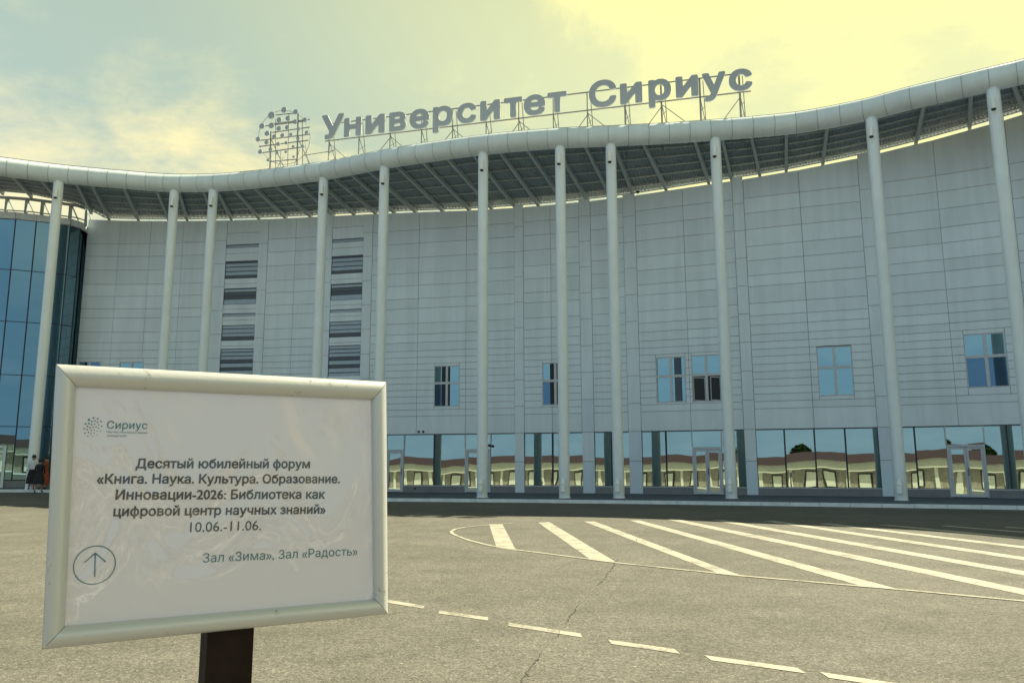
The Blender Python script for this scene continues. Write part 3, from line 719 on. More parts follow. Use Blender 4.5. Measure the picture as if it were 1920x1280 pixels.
# ------------------------------------------------------------------ columns
CL = [((110, 345), 'tall round white column next to the blue glass hall with people at its foot'),
      ((327, 362), 'tall white column, left one of the close pair just left of the first louvre stack'),
      ((400, 360), 'tall white column, right one of the close pair, touching the first louvre stack'),
      ((607, 338), 'tall white column just left of the second louvre stack'),
      ((721, 318), 'tall white column rising above the right corner of the information board'),
      ((906, 293), 'tall white column in front of the single glazed door right of a small window'),
      ((1050, 280), 'tall white column hiding the right half of a small four-pane window'),
      ((1145, 278), 'tall white column between the half hidden window and the window pair, under the sign'),
      ((1341, 266), 'tall white column just right of the window with open dark sashes'),
      ((1634, 228), 'tall white column left of the deep blue window and the right-hand double door'),
      ((1862, 172), 'rightmost tall white column cut off by the right edge of the photo')]
CR = 0.228
def shaft(h):
    n = 28; prof = [(CR * 1.0, 0), (CR, .02), (CR, h - .30), (CR * .98, h - .3 + .02), (CR * .98, h - .02), (CR * .5, h)]
    vs, fs = [], []
    for j, (r, z) in enumerate(prof):
        vs += [(r * math.cos(2 * math.pi * k / n), r * math.sin(2 * math.pi * k / n), z) for k in range(n)]
        if j: fs += [((j - 1) * n + k, (j - 1) * n + (k + 1) % n, j * n + (k + 1) % n, j * n + k) for k in range(n)]
    return mesh('shaft', vs, fs, True)
def spot_me():
    mb = MB(); mb.beam((0, 0, .1), (0, -.12, .1), .05, .05); mb.beam((-.05, -.12, .16), (-.05, -.12, -.02), .015, .04); mb.beam((.05, -.12, .16), (.05, -.12, -.02), .015, .04)
    mb.cyl((0, -.13, .12), (0, -.15, -.17), .055, .062, 14); mb.cyl((0, -.15, -.17), (0, -.153, -.2), .07, .07, 14); return mb.make('spotlight')
def up_me():
    mb = MB(); mb.beam((0, .0, 0), (0, -.09, 0), .07, .24); mb.cyl((0, -.16, -.16), (0, -.14, .05), .085, .09, 14); mb.cyl((0, -.14, .05), (0, -.1, .22), .09, .05, 14); return mb.make('uplight')
SPOT, UPL = spot_me(), up_me(); SPOT.materials.append(M_lampw); UPL.materials.append(M_lampw)
lm = MB(); lm.cyl((0, -.153, -.205), (0, -.155, -.235), .062, .055, 14); LENS = lm.make('lens'); LENS.materials.append(M_black)
bolt = MB(); bolt.cyl((0, 0, 0), (0, 0, .02), CR + .035, n=28); BASE = bolt.make('base_plate'); BASE.materials.append(M_kerb)
col_list = []
for (uv, lab) in CL:
    q = qof(*uv); p = Tp(q); g = gz(p.x, p.y) + KH - .004
    c = thing('column', lab, 'column', (p.x, p.y, g), 'white columns carrying the canopy')
    top = ZB - g + 0.10
    obj('shaft', shaft(top), M_colm, c, (0, 0, 0)); obj('base_plate', BASE, None, c, (0, 0, 0))
    ang = math.atan2(p.x, p.y) * -0.9 - .15
    for me, z in ((SPOT, top - .72), (UPL, .48)):
        o = obj(me.name, me, None, c, (math.sin(-ang) * -CR * 1, -math.cos(ang) * CR, z)); o.scale = (1.35,) * 3; ln_ = obj('lens', LENS, None, o, (0, 0, 0)) if me is SPOT else None; o.location = (CR * math.sin(ang), -CR * math.cos(ang), z); o.rotation_euler = (0, 0, ang)
    col_list.append(p)

# ------------------------------------------------------------------ text helper
def outlines(body):
    c = bpy.data.curves.new('text', 'FONT'); c.body = body; c.size = 1.0; c.resolution_u = 4; c.fill_mode = 'NONE'
    o = bpy.data.objects.new('text', c); COL.objects.link(o); bpy.context.view_layer.update()
    dg = bpy.context.evaluated_depsgraph_get(); me = bpy.data.meshes.new_from_object(o.evaluated_get(dg)); bpy.data.objects.remove(o)
    v = np.array([p.co[:2] for p in me.vertices]); e = np.array([x.vertices[:] for x in me.edges])
    # order every edge along its loop so that winding is consistent
    nxt = {}
    for a_, b_ in e: nxt.setdefault(int(a_), []).append(int(b_)); nxt.setdefault(int(b_), []).append(int(a_))
    seen = set(); seg = []
    for st in range(len(v)):
        if st in seen or st not in nxt: continue
        # vertices of one spline are numbered consecutively: follow increasing index first
        cur = st; seen.add(st); prev = None
        while True:
            cand = [x for x in nxt[cur] if x != prev]
            step = [x for x in cand if x not in seen]
            if step:
                n_ = min(step); seg.append((v[cur], v[n_])); seen.add(n_); prev, cur = cur, n_
            else:
                seg.append((v[cur], v[st])); break
    return np.array(seg)
def text_mesh(body, bold=0.0, res=34, merge=True):
    """letter shapes from signed distances to the font outline (clean counters, even weight)"""
    sg = outlines(body); A, B = sg[:, 0], sg[:, 1]; h = 1.0 / res; pad = bold + 2 * h
    x0, y0 = A.min(0) - pad; x1, y1 = A.max(0) + pad; nx_, ny_ = int((x1 - x0) / h) + 2, int((y1 - y0) / h) + 2
    D = np.full((nx_, ny_), -1.0); Y = y0 + h * np.arange(ny_)
    sx0, sx1 = np.minimum(A[:, 0], B[:, 0]), np.maximum(A[:, 0], B[:, 0])
    for c0 in range(0, nx_, res):
        X = x0 + h * np.arange(c0, min(nx_, c0 + res)); m = (sx1 > X[0] - .16) & (sx0 < X[-1] + .16)
        if not m.any(): continue
        a, b = A[m], B[m]; P_ = np.stack(np.meshgrid(X, Y, indexing='ij'), -1)[:, :, None, :]
        d = b - a; L2 = (d ** 2).sum(1) + 1e-12
        t = np.clip(((P_ - a) * d).sum(-1) / L2, 0, 1); dist = np.sqrt((((a + d * t[..., None]) - P_) ** 2).sum(-1)).min(-1)
        px_, py_ = P_[..., 0] + 1e-6, P_[..., 1]
        up = (a[:, 0] <= px_) & (b[:, 0] > px_); dnw = (b[:, 0] <= px_) & (a[:, 0] > px_)
        yc = a[:, 1] + (px_ - a[:, 0]) / np.where(np.abs(d[:, 0]) < 1e-9, 1e-9, d[:, 0]) * d[:, 1]
        wn = ((up & (yc > py_)).astype(int) - (dnw & (yc > py_)).astype(int)).sum(-1)
        D[c0:c0 + len(X)] = np.where(wn != 0, dist, -dist) + bold
    vs, fs, key = [], [], {}
    def vid(x, y):
        k = (round(x, 6), round(y, 6))
        if k not in key: key[k] = len(vs); vs.append((x, y, 0))
        return key[k]
    I = D > 0
    for j in range(ny_ - 1):
        run = None
        for i in range(nx_):
            full = i < nx_ - 1 and I[i, j] and I[i + 1, j] and I[i, j + 1] and I[i + 1, j + 1]
            if full and merge:
                run = i if run is None else run; continue
            if run is not None:
                xa, xb = x0 + run * h, x0 + i * h; fs.append((vid(xa, Y[j]), vid(xb, Y[j]), vid(xb, Y[j + 1]), vid(xa, Y[j + 1]))); run = None
            if i == nx_ - 1: continue
            cs = ((i, j), (i + 1, j), (i + 1, j + 1), (i, j + 1)); dv = [D[c] for c in cs]
            if max(dv) <= 0: continue
            poly = []
            for k in range(4):
                p, q = cs[k], cs[(k + 1) % 4]; dp, dq = dv[k], dv[(k + 1) % 4]
                if dp > 0: poly.append(vid(x0 + p[0] * h, Y[p[1]]))
                if (dp > 0) != (dq > 0):
                    t = min(.98, max(.02, dp / (dp - dq))); poly.append(vid(x0 + (p[0] + (q[0] - p[0]) * t) * h, Y[p[1]] + (q[1] - p[1]) * t * h))
            poly = list(dict.fromkeys(poly))
            if len(poly) >= 3: fs.append(tuple(poly))
    me = bpy.data.meshes.new('text'); me.from_pydata(vs, [], fs); me.validate(); return me
def bounds(me):
    a = np.array([v.co[:] for v in me.vertices]); return a.min(0), a.max(0)

# ------------------------------------------------------------------ rooftop letters and emblem
q0_, y0_ = qof(609, 262), 37.0; q1_, y1_ = qof(1407, 169), 31.8
A3 = Vector((q0_ * y0_, y0_, 0)); B3 = Vector((q1_ * y1_, y1_, 0)); SD = (B3 - A3).normalized(); SN = Vector((SD.y, -SD.x, 0))
def onsign(u, v):                       # pixel -> (distance along the sign line, height)
    d = ray(u, v); k = (A3.x * SN.x + A3.y * SN.y) / (d.x * SN.x + d.y * SN.y)
    p = Vector((d.x * k, d.y * k, 0)); return (p - A3).dot(SD), CH + d.z * k
def sgn(s, z, off=0.0): p = A3 + SD * s + SN * off; return Vector((p.x, p.y, z))
zl = (onsign(614, 261)[1] + onsign(1400, 170)[1] + onsign(1000, 213)[1]) / 3 - .07; zu = zl + 0.93
sign = thing('rooftop_lettering', 'large grey Cyrillic letters on thin steel trusses standing on the roof', 'roof sign', tuple(sgn(10, ZB + .9)))
LET = [('У', 604.9, 662 / 3.555 + 460), ('н', 647, 679), ('и', 687, 723), ('в', 731.5, 763), ('е', 769.5, 806), ('р', 813, 850.5), ('с', 858, 894), ('и', 901.6, 938.7), ('т', 945.8, 980.3), ('е', 983, 1023), ('т', 1027.5, 1063.5), ('С', 1104.9, 1156.3), ('и', 1163, 1204.7), ('р', 1216, 1258.7), ('и', 1267, 1309.6), ('у', 1317, 1361), ('с', 1366.5, 1410.5)]
ME_N = text_mesh('н', 0.038, 44, False)
for i, (ch, ua, ub) in enumerate(LET):
    me = text_mesh(ch, 0.038, 44, False); me2 = ME_N; lo, hi = bounds(me); l2, h2 = bounds(me2)
    base_v = 262 + (169 - 262) * ((ua + ub) / 2 - 609) / (1407 - 609)
    sa, _ = onsign(ua, base_v - 15); sb, _ = onsign(ub, base_v - 15)
    sc = 1.0 / (h2[1] - l2[1]); sxs = (sb - sa) / (hi[0] - lo[0])
    base_y = l2[1]
    bm = bmesh.new(); bm.from_mesh(me)
    bmesh.ops.remove_doubles(bm, verts=bm.verts, dist=1e-4)
    for v in bm.verts:
        v.co = Vector((v.co.x - lo[0], 0, v.co.y - base_y)); v.co.x = sa + v.co.x * sxs; v.co.z = zl + v.co.z * sc
    g = bmesh.ops.extrude_face_region(bm, geom=bm.faces[:])
    for e in g['geom']:
        if isinstance(e, bmesh.types.BMVert): e.co.y = 0.09
    for v in bm.verts: v.co = sgn(v.co.x, v.co.z, .12 - v.co.y)
    bmesh.ops.recalc_face_normals(bm, faces=bm.faces)
    m2 = bpy.data.meshes.new('letter'); bm.to_mesh(m2); bm.free(); obj('letter', m2, M_let, sign)
s0, s1 = onsign(609, 245)[0], onsign(1407, 150)[0]
for z in (zl - .0, zu - .04): MB().beam(sgn(s0, z, -.08), sgn(s1, z, -.08), .05, .05).build('rail', M_steel, sign)
for u in (614.7, 671, 729.5, 788.6, 847, 910, 971.5, 1036.5, 1100.6, 1171.5, 1240, 1313, 1387.6):
    s_ = onsign(u, 262 - (u - 609) * .1165 + 10)[0]; b0 = 15.3; tk = .045 if u < 1150 else .07
    fp = MB(); fp.beam(sgn(s_, b0, -.12), sgn(s_, zu, -.12), tk, tk, Vector((0, 1, 0)))
    fp.build('post', M_steel, sign)
    fp = MB(); fp.beam(sgn(s_ + .25, b0, -.75), sgn(s_ + .15, zu - .1, -.2), .035, .035); fp.beam(sgn(s_, zl, -.12), sgn(s_ + .45, b0, -1.3), .03, .03)
    for k in range(3): fp.beam(sgn(s_, 16.0 + k * .5, -.12), sgn(s_ + .2, 16.4 + k * .5, -.5), .02, .02)
    fp.build('truss', M_steel, sign)
    if int(u) in (614, 729, 847, 971, 1100, 1240, 1387):
        fp = MB(); d1 = -1.1 if u > 620 else 0.05
        fp.beam(sgn(s_ + .05, zl - .15, -.12), sgn(s_ + d1, 16.0, .1 if u < 900 else -.1), .03, .03)
        if u < 1300: fp.beam(sgn(s_ + .05, zl - .15, -.12), sgn(s_ + 1.6, 16.05, -.1), .03, .03)
        fp.build('brace', M_steel, sign)
MB().beam(sgn(onsign(567, 300)[0], zl - .62, -.1), sgn(s0 + .5, zl - .55, -.1), .03, .03).build('rail', M_steel, sign)

emb = thing('rooftop_emblem', 'round emblem of grey discs on a steel lattice left of the rooftop letters', 'roof sign', tuple(sgn(-2, ZB + .9)))
DOTS = [(265,384,20),(343,397,18),(181,420,25),(232,450,18),(290,440,17),(404,450,16),(338,463,16),(118,492,20),(181,488,20),(230,508,17),(285,500,15),(361,512,13),(152,540,18),(416,535,14),(200,562,16),(254,554,15),(311,548,13),(92,579,17),(148,600,15),(226,611,14),(279,603,12),(357,572,12),(325,628,10),(389,627,12),(107,662,16),(174,645,13),(218,670,12),(277,663,10),(160,717,12),(328,695,9),(243,725,10)]
EO = -0.5
def epx(x, y): s_, z = onsign(460 + x / 3.5556, 100 + y / 3.5556); return s_, z
for x, y, r in DOTS:
    s_, z = epx(x, y); rr = abs(epx(x, y + r)[1] - z) * .93
    a, b = sgn(s_, z, .08), sgn(s_, z, .12); mb = MB(); mb.cyl(a, b, rr, n=20)
    mb.build('disc', M_let, emb)
lat = []
for (xa, ya, xb, yb) in ((200, 412, 345, 398), (110, 487, 400, 452), (180, 528, 430, 492), (90, 582, 430, 540), (90, 622, 420, 580), (100, 665, 400, 622), (160, 722, 340, 706), (180, 470, 430, 440)):
    a, b = epx(xa, ya), epx(xb, yb); MB().beam(sgn(a[0], a[1], -.02), sgn(b[0], b[1], -.02), .035, .05).build('lattice_bar', M_steel, emb)
for (xa, ya, xb, yb, w) in ((165, 740, 168, 520, .07), (345, 715, 350, 400, .07), (205, 700, 200, 440, .03), (283, 700, 288, 400, .03), (383, 715, 378, 440, .035), (233, 735, 233, 640, .02), (430, 705, 395, 600, .02), (310, 690, 360, 640, .02), (190, 610, 250, 690, .02)):
    a, b = epx(xa, ya), epx(xb, yb); MB().beam(sgn(a[0], min(a[1], 16.1), -.04), sgn(b[0], b[1], -.04), w, w, Vector((0, 1, 0))).build('lattice_post', M_steel, emb)
mb = MB(); pr = None
for k in range(33):
    a = 2 * math.pi * k / 32; s_, z = epx(258 + 172 * math.cos(a), 560 - 180 * math.sin(a)); p = sgn(s_, z, -.03)
    if pr is not None: mb.beam(pr, p, .02, .02)
    pr = p
mb.build('ring', M_steel, emb)
mb = MB()
for (xa, ya, xb, yb) in ((165, 560, 240, 740), (345, 560, 420, 710)):
    a, b = epx(xa, ya), epx(xb, yb); mb.beam(sgn(a[0], a[1], -.04), sgn(b[0], 16.0, -1.0), .03, .03)
mb.build('brace', M_steel, emb)

# ------------------------------------------------------------------ information board in front
SC = Vector((-0.3956, 1.1225, 1.5016)); yaw, tilt, rl_ = 0.5049, -0.042, -0.0137
MS = Matrix.Rotation(yaw, 3, 'Z') @ Matrix.Rotation(tilt, 3, 'X') @ Matrix.Rotation(rl_, 3, 'Y')
PX, PZ, PN = MS @ Vector((1, 0, 0)), MS @ Vector((0, 0, 1)), MS @ Vector((0, -1, 0))
def sp(u, v, lift=0.0):                 # pixel -> board coordinates
    d = ray(u, v); C0 = SC + PN * lift; k = (C0 - CAMP).dot(PN) / d.dot(PN); p = CAMP + d * k - SC
    return p.dot(PX), p.dot(PZ)
def B2(a, b, n_=0.0): return SC + PX * a + PZ * b + PN * n_
board = thing('information_board', 'aluminium snap-frame notice board with a printed Cyrillic forum notice on a dark post', 'information sign', (SC.x, SC.y, 0))
OC = [sp(105, 683), sp(722, 716), sp(725, 1150), sp(78, 1216)]
IC = [sp(143, 726), sp(696, 750), sp(700, 1122), sp(122, 1172)]
def metal():
    m, t, b = mat('worn_aluminium'); lk = t.links.new; tcn = nd(t, 'ShaderNodeTexCoord')
    a = nd(t, 'ShaderNodeTexNoise', i_Scale=55.0, i_Detail=6.0, i_Roughness=0.7); lk(tcn.outputs['Object'], a.inputs['Vector'])
    r = nd(t, 'ShaderNodeMapRange'); lk(a.outputs[0], r.inputs[0]); r.inputs[1].default_value = .60; r.inputs[2].default_value = .66
    b2 = nd(t, 'ShaderNodeTexNoise', i_Scale=9.0, i_Detail=4.0); lk(tcn.outputs['Object'], b2.inputs['Vector'])
    r2 = nd(t, 'ShaderNodeMapRange'); lk(b2.outputs[0], r2.inputs[0]); r2.inputs[1].default_value = .5; r2.inputs[2].default_value = .7
    mu = nd(t, 'ShaderNodeMath', operation='MULTIPLY'); lk(r.outputs[0], mu.inputs[0]); lk(r2.outputs[0], mu.inputs[1])
    mx = nd(t, 'ShaderNodeMix', data_type='RGBA'); lk(mu.outputs[0], mx.inputs[0]); mx.inputs[6].default_value = (.62, .63, .63, 1); mx.inputs[7].default_value = (.12, .10, .07, 1)
    lk(mx.outputs[2], b.inputs['Base Color']); b.inputs['Metallic'].default_value = .35; b.inputs['Roughness'].default_value = .36
    n3 = nd(t, 'ShaderNodeTexNoise', i_Scale=160.0, i_Detail=3.0); lk(tcn.outputs['Object'], n3.inputs['Vector'])
    bp = nd(t, 'ShaderNodeBump', i_Strength=.5, i_Distance=.0004); lk(n3.outputs[0], bp.inputs['Height']); lk(bp.outputs[0], b.inputs['Normal'])
    return m
M_alu = metal()
prof = [(0.0, -.014), (0.0, .000)] + [(.02 + .96 * k / 10, .013 * math.sin(math.pi * (.10 + .84 * k / 10)) ** .6) for k in range(11)] + [(1.0, -.003)]
for i in range(4):
    j = (i + 1) % 4; vs = []; fs = []
    for s_, h in prof:
        for (o_, n_) in ((i, 0), (j, 1)):
            a = OC[o_][0] + (IC[o_][0] - OC[o_][0]) * s_; b = OC[o_][1] + (IC[o_][1] - OC[o_][1]) * s_
            oa = OC[1 - n_ and j or i]; 
            vs.append([a, b, h])
    # tiny mitre gap
    for k in range(0, len(vs), 2):
        A, B = vs[k], vs[k + 1]; l = math.hypot(B[0] - A[0], B[1] - A[1]); ux, uz = (B[0] - A[0]) / l * .0004, (B[1] - A[1]) / l * .0004
        A[0] += ux; A[1] += uz; B[0] -= ux; B[1] -= uz
    vs = [B2(*v) for v in vs]
    fs = [(2 * k, 2 * k + 2, 2 * k + 3, 2 * k + 1) for k in range(len(prof) - 1)]
    me = mesh('frame_rail', vs, fs, True); obj('frame_rail', me, M_alu, board)
back = MB(); back.box8([B2(a * .985, b * .985, -.013) for a, b in (OC[3], OC[2], OC[1], OC[0])] + [B2(a * .985, b * .985, -.005) for a, b in (OC[3], OC[2], OC[1], OC[0])])
back.build('back_panel', P('back_plastic', (.25, .25, .24), .6), board)
def poster_mat(name, col):
    m, t, b = mat(name); lk = t.links.new; tcn = nd(t, 'ShaderNodeTexCoord')
    b.inputs['Base Color'].default_value = (*col, 1); b.inputs['Roughness'].default_value = .6
    b.inputs['Coat Weight'].default_value = 1.0; b.inputs['Coat Roughness'].default_value = .03; b.inputs['Coat IOR'].default_value = 1.75
    mpn = nd(t, 'ShaderNodeMapping'); mpn.inputs['Scale'].default_value = (1, 1, .6); mpn.inputs['Rotation'].default_value = (0, .3, 0); lk(tcn.outputs['Object'], mpn.inputs[0])
    n3 = nd(t, 'ShaderNodeTexNoise', i_Scale=6.0, i_Detail=2.5, i_Distortion=1.2); lk(mpn.outputs[0], n3.inputs['Vector'])
    bp = nd(t, 'ShaderNodeBump', i_Strength=1.0, i_Distance=.015); lk(n3.outputs[0], bp.inputs['Height']); lk(bp.outputs[0], b.inputs['Coat Normal'])
    return m
M_poster = poster_mat('poster_film', (.77, .74, .85)); M_ink = poster_mat('poster_ink', (.035, .04, .05)); M_teal = poster_mat('teal_ink', (.035, .16, .20))
# the sheet, slightly wavy in its middle
gx, gy = 24, 18; vs = []
for j in range(gy + 1):
    for i in range(gx + 1):
        s_, t_ = i / gx, j / gy
        a = (1 - t_) * ((1 - s_) * IC[0][0] + s_ * IC[1][0]) + t_ * ((1 - s_) * IC[3][0] + s_ * IC[2][0])
        b = (1 - t_) * ((1 - s_) * IC[0][1] + s_ * IC[1][1]) + t_ * ((1 - s_) * IC[3][1] + s_ * IC[2][1])
        a *= 1.004; b *= 1.004; vs.append(B2(a, b, 0))
obj('poster', mesh('poster', vs, [(j * (gx + 1) + i, (j + 1) * (gx + 1) + i, (j + 1) * (gx + 1) + i + 1, j * (gx + 1) + i + 1) for j in range(gy) for i in range(gx)], True), M_poster, board)
def put(body, ua, va, ub, vb, m, bold=0.0, caph=None, name='printed_line'):
    """text whose baseline starts at pixel (ua,va) and ends at (ub,vb)"""
    me = text_mesh(body, bold); lo, hi = bounds(me); a, b = sp(ua, va), sp(ub, vb)
    ln = math.hypot(b[0] - a[0], b[1] - a[1]); sx_ = ln / (hi[0] - lo[0]); d = ((b[0] - a[0]) / ln, (b[1] - a[1]) / ln)
    sy_ = sx_ if caph is None else caph
    for v in me.vertices:
        x, y = (v.co.x - lo[0]) * sx_, v.co.y * sy_
        v.co = B2(a[0] + d[0] * x - d[1] * y, a[1] + d[1] * x + d[0] * y, .0006)
    me.materials.clear(); return obj(name, me, m, board)
put('Десятый юбилейный форум', 254, 877, 581, 877, M_ink, .024)
put('«Книга. Наука. Культура. Образование.', 181, 906, 637, 905, M_ink, .024)
put('Инновации-2026: Библиотека как', 216, 936, 609, 934, M_ink, .024)
put('цифровой центр научных знаний»', 212, 967, 610, 962, M_ink, .024)
put('10.06.-11.06.', 356, 997, 489, 993, M_ink, .0)
put('Зал «Зима», Зал «Радость»', 380, 1054, 670, 1040, M_teal, .0)
put('Сириус', 200, 803, 276, 804, M_teal, .008)
put('Научно-технологический', 200, 811, 276, 813, M_teal, .0)
put('университет', 200, 818, 238, 818.5, M_teal, .0)
mb = MB()
for x, y, r in DOTS:
    u, v = 156 + (x - 75) * 36.5 / 358, 781 + (y - 364) * 38.5 / 376; a, b = sp(u, v); rr = abs(sp(u, v + r * .105)[1] - b) * .8
    mb.cyl(B2(a, b, .0003), B2(a, b, .0007), rr, n=10)
mb.build('printed_emblem', M_teal, board)
# arrow in a circle
cu, cv_ = 177.5, 1058.5; mb = MB(); ca, cb = sp(cu, cv_); rr = abs(sp(cu, cv_ - 35.5)[1] - cb)
for k in range(48):
    a0, a1 = 2 * math.pi * k / 48, 2 * math.pi * (k + 1) / 48
    mb.quad(*[B2(ca + r_ * math.cos(t_), cb + r_ * math.sin(t_), .0006) for r_, t_ in ((rr - .0006, a0), (rr + .0006, a0), (rr + .0006, a1), (rr - .0006, a1))])
def pl(u0, v0, u1, v1, w=.0014):
    a, b = Vector(sp(u0, v0)), Vector(sp(u1, v1)); t_ = (b - a).normalized(); n_ = Vector((-t_.y, t_.x)) * w / 2
    mb.quad(*[B2(p.x, p.y, .0007) for p in (a - n_, b - n_, b + n_, a + n_)])
pl(177.5, 1081, 178.5, 1036); pl(178.5, 1036, 158.5, 1054); pl(178.5, 1036, 198.5, 1053)
mb.build('printed_arrow', M_teal, board)
# post
pc = SC + MS @ Vector((0, .045, 0)); dd = ray(423, 1240); k = (pc - CAMP).dot(PN) / dd.dot(PN); pc = CAMP + dd * k
hx = Vector((math.cos(yaw), math.sin(yaw), 0)); hy = Vector((-math.sin(yaw), math.cos(yaw), 0)); w1, w2 = .031, .031
mb = MB(); cs = [pc - hx * w1 - hy * w2, pc + hx * w1 - hy * w2, pc + hx * w1 + hy * w2, pc - hx * w1 + hy * w2]
mb.box8([Vector((c.x, c.y, .0)) for c in cs] + [Vector((c.x, c.y, 1.40)) for c in cs]); po = mb.build('post', M_wood, board)
mb = MB(); cs2 = [pc + (c - pc) * 3.2 for c in cs]; mb.box8([Vector((c.x, c.y, .001)) for c in cs2] + [Vector((c.x, c.y, .03)) for c in cs2]); mb.build('foot_plate', M_black, board)

# ------------------------------------------------------------------ people by the left column
M_skin = P('skin', (.38, .22, .15), .55); M_hair = P('dark_hair', (.018, .014, .012), .5); M_white = P('white_cloth', (.62, .62, .66), .8)
M_blk = P('black_cloth', (.012, .012, .018), .8); M_red = P('rust_cloth', (.30, .055, .02), .8)
def person(label, x, y, z, H, face, topm, lowm, skirt, stride, arms):
    t = thing('person', label, 'person', (x, y, z)); t.rotation_euler = (0, 0, face); k = H / 1.7
    J = {'pel': (0, 0, .95, .13), 'waist': (0, 0, 1.08, .115), 'chest': (0, -.01, 1.30, .14), 'neck': (0, 0, 1.46, .052), 'head': (0, .01, 1.53, .07), 'crown': (0, .015, 1.63, .075)}
    E_ = [('pel', 'waist'), ('waist', 'chest'), ('chest', 'neck'), ('neck', 'head'), ('head', 'crown')]
    for s_, sd in ((-1, 'l'), (1, 'r')):
        st = stride * s_
        J.update({'hip' + sd: (.09 * s_, 0, .90, .09), 'kn' + sd: (.10 * s_, .5 * st, .50, .058), 'an' + sd: (.10 * s_, st, .09, .038), 'to' + sd: (.11 * s_, st + .15, .035, .033),
                  'sh' + sd: (.17 * s_, 0, 1.39, .052), 'el' + sd: (.22 * s_, -.03 + arms * .05, 1.12, .038), 'wr' + sd: (.20 * s_, .06 + arms * .2, .90 + arms * .15, .026), 'ha' + sd: (.19 * s_, .10 + arms * .24, .83 + arms * .18, .034), 'fi' + sd: (.185 * s_, .12 + arms * .26, .76 + arms * .18, .016), 'th' + sd: (.16 * s_, .14 + arms * .26, .82 + arms * .18, .012)})
        E_ += [('pel', 'hip' + sd), ('hip' + sd, 'kn' + sd), ('kn' + sd, 'an' + sd), ('an' + sd, 'to' + sd), ('chest', 'sh' + sd), ('sh' + sd, 'el' + sd), ('el' + sd, 'wr' + sd), ('wr' + sd, 'ha' + sd), ('ha' + sd, 'fi' + sd), ('ha' + sd, 'th' + sd)]
    names = list(J); me = bpy.data.meshes.new('body'); me.from_pydata([tuple(c * k for c in J[n_][:3]) for n_ in names], [(names.index(a), names.index(b)) for a, b in E_], [])
    o = bpy.data.objects.new('body', me); COL.objects.link(o); md = o.modifiers.new('skin', 'SKIN')
    for i, n_ in enumerate(names):
        r_ = J[n_][3] * k; me.skin_vertices[0].data[i].radius = (r_, r_)
    me.skin_vertices[0].data[0].use_root = True
    o.modifiers.new('sub', 'SUBSURF').levels = 2; bpy.context.view_layer.update()
    m2 = bpy.data.meshes.new_from_object(o.evaluated_get(bpy.context.evaluated_depsgraph_get())); m2.name = 'body'
    bpy.data.objects.remove(o)
    for p_ in m2.polygons: p_.use_smooth = True
    for mm in (M_skin, topm, lowm, M_black): m2.materials.append(mm)
    for p_ in m2.polygons:
        c = p_.center / k
        if c.z < .10: p_.material_index = 3
        elif abs(c.x) > .15 and c.z < 1.0 * 1 and c.z > .6 and c.z < .93 + arms * .15 and c.y > .03: p_.material_index = 0
        elif c.z < .98 and abs(c.x) < .2: p_.material_index = 2 if not skirt or c.z > .5 else 0
        elif c.z < 1.45: p_.material_index = 1
    obj('body', m2, None, t, (0, 0, 0))
    def lathe(name, prof, m, n_=20, sy=1.0, cy=0):
        vs, fs = [], []
        for j, (r_, z_) in enumerate(prof):
            vs += [(r_ * math.cos(2 * math.pi * a / n_) * k, (cy + r_ * sy * math.sin(2 * math.pi * a / n_)) * k, z_ * k) for a in range(n_)]
            if j: fs += [((j - 1) * n_ + a, (j - 1) * n_ + (a + 1) % n_, j * n_ + (a + 1) % n_, j * n_ + a) for a in range(n_)]
        return obj(name, mesh(name, vs, fs, True), m, t, (0, 0, 0))
    lathe('hair', [(.001, 1.745), (.06, 1.725), (.092, 1.67), (.098, 1.62), (.088, 1.565), (.04, 1.52)], M_hair, 16, 1.0, -.012)
    mbp = MB(); mbp.cyl((0, .085 * k, 1.60 * k), (0, .108 * k, 1.585 * k), .012 * k, .016 * k, 8); mbp.build('nose', M_skin, None)
    o = COL.objects[-1]; o.parent = t
    lathe('top', [(.155, .93), (.150, 1.08), (.175, 1.28), (.165, 1.38), (.07, 1.45)], topm, 20, .75)
    if skirt: lathe('skirt', [(.16, 1.0), (.20, .85), (.25, .6), (.27, skirt)], lowm, 24, .8)
    return t
def pxy(u, Y): q = qof(u, 900); return q * Y, Y
x, y = pxy(60, 36.2); person('person in a white shirt and dark skirt standing by the left column', x, y, gz(x, y) + .12, 1.56, math.radians(200), M_white, M_blk, .30, .06, .8)
x, y = pxy(73, 35.4); person('person in a long black coat walking away beside the left column', x, y, gz(x, y), 1.52, math.radians(10), M_blk, M_blk, .45, .16, .2)
x, y = pxy(84, 36.8); person('person in a rust red dress half hidden behind the information board', x, y, gz(x, y) + .12, 1.52, math.radians(140), M_red, M_red, .25, .05, .3)

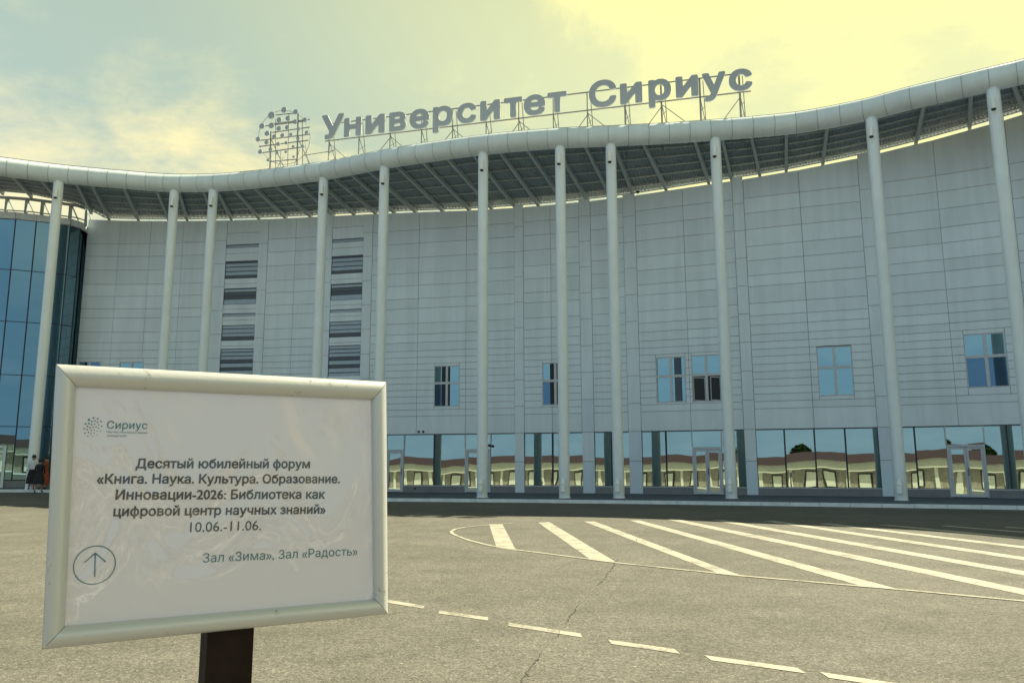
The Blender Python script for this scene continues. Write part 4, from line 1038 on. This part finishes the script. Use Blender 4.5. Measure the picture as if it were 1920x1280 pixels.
# ------------------------------------------------------------------ low building across the road, seen mirrored in the glazing
opp = thing('low_building', 'long low stone building with brown-red hipped roof across the road, mirrored in the glazing', 'building', (0, -55, 0))
YB = -52.0
MB().box8([Vector(p) for p in ((-75, YB - 12, 0), (75, YB - 12, 0), (75, YB, 0), (-75, YB, 0), (-75, YB - 12, 3.3), (75, YB - 12, 3.3), (75, YB, 3.3), (-75, YB, 3.3))]).build('wall', M_stone, opp)
MB().box8([Vector(p) for p in ((-76, YB - 13, 3.0), (76, YB - 13, 3.0), (76, YB + .9, 3.0), (-76, YB + .9, 3.0), (-76, YB - 13, 4.2), (76, YB - 13, 4.2), (76, YB + .9, 4.2), (-76, YB + .9, 4.2))]).build('fascia', M_cream, opp)
MB().box8([Vector(p) for p in ((-76.5, YB - 13.5, 4.2), (76.5, YB - 13.5, 4.2), (76.5, YB + 1.4, 4.2), (-76.5, YB + 1.4, 4.2), (-70, YB - 7, 5.7), (70, YB - 7, 5.7), (70, YB - 5, 5.7), (-70, YB - 5, 5.7))]).build('roof', M_rtile, opp)
wf = MB(); wf.beam((-.9, 0, 0), (.9, 0, 0), .12, .16); wf.beam((-.9, 0, 2.3), (.9, 0, 2.3), .12, .16); wf.beam((-.82, 0, 0), (-.82, 0, 2.3), .16, .12, Vector((0, 1, 0))); wf.beam((.82, 0, 0), (.82, 0, 2.3), .16, .12, Vector((0, 1, 0)))
WFM = wf.make('window'); WFM.materials.append(M_black); pn = MB(); pn.quad((-.8, .0, .05), (.8, .0, .05), (.8, .0, 2.25), (-.8, .0, 2.25)); PNM = pn.make('pane'); PNM.materials.append(M_cream)
PIL = MB(); PIL.beam((0, .1, 0), (0, .1, 3.0), .5, .3, Vector((0, 1, 0))); PILM = PIL.make('pilaster'); PILM.materials.append(M_cream)
for i in range(28):
    xw = -70 + i * 5.2
    o = obj('window', WFM, None, opp, (xw, YB + 55 + .06, .35)); p = obj('pane', PNM, None, o, (0, 0, 0))
    obj('pilaster', PILM, None, opp, (xw + 2.6, YB + 55 + .02, 0))
tag(MB().box8([Vector(p) for p in ((-78, YB, .003), (78, YB, .003), (78, YB + 6, .003), (-78, YB + 6, .003), (-78, YB, .12), (78, YB, .12), (78, YB + 6, .12), (-78, YB + 6, .12))]).build('far_pavement', M_kerb), kind='structure')
# trees beyond it, also only mirrored
def tree(x, y, h, r, label, conif):
    t = thing('cypress_tree' if conif else 'broadleaf_tree', label, 'tree', (x, y, 0), 'trees across the road behind the viewer')
    mb = MB(); mb.cyl((x, y, 0), (x, y, h * .7), .22, .08, 8); mb.build('trunk', M_bark, t)
    rnd = random.Random(int(x * 7)); vs, fs = [], []
    for i in range(2600):
        a = rnd.random() * 6.28; zz_ = rnd.random(); rr_ = r * math.sqrt(rnd.random()) * ((1 - zz_) ** .6 if conif else math.sqrt(max(0, 1 - (2 * zz_ - 1) ** 2)) * rnd.uniform(.7, 1.1))
        c = Vector((x + rr_ * math.cos(a), y + rr_ * math.sin(a), h * (.12 if conif else .35) + zz_ * h * (.88 if conif else .65)))
        d1 = Vector((rnd.uniform(-1, 1), rnd.uniform(-1, 1), rnd.uniform(-1, 1))).normalized() * .26; d2 = d1.orthogonal().normalized() * .2
        b = len(vs); vs += [c - d1, c + d2, c + d1, c - d2]; fs.append((b, b + 1, b + 2, b + 3))
    obj('crown', mesh('crown', vs, fs), M_leaf, t)
for x, h, r, c, lab in ((-38, 8, 1.7, 0, 'round leafy tree mirrored left of the single doors'), (-26, 7.6, 1.9, 0, 'bushy green tree mirrored beside the first column bay'), (-8, 7.4, 1.7, 0, 'low wide tree mirrored right of the single door'), (14, 9, .7, 1, 'slim dark cypress mirrored in the middle bay'), (47, 9.2, .7, 1, 'slim cypress, left of two mirrored in the wide bay'), (51, 8.8, .7, 1, 'slim cypress, right of two mirrored in the wide bay'), (70, 8.6, .7, 1, 'slim cypress mirrored by the right double door')):
    tree(x, YB - 18, h, r, lab, c)
for o in S.objects:
    if '_w' in o: del o['_w']
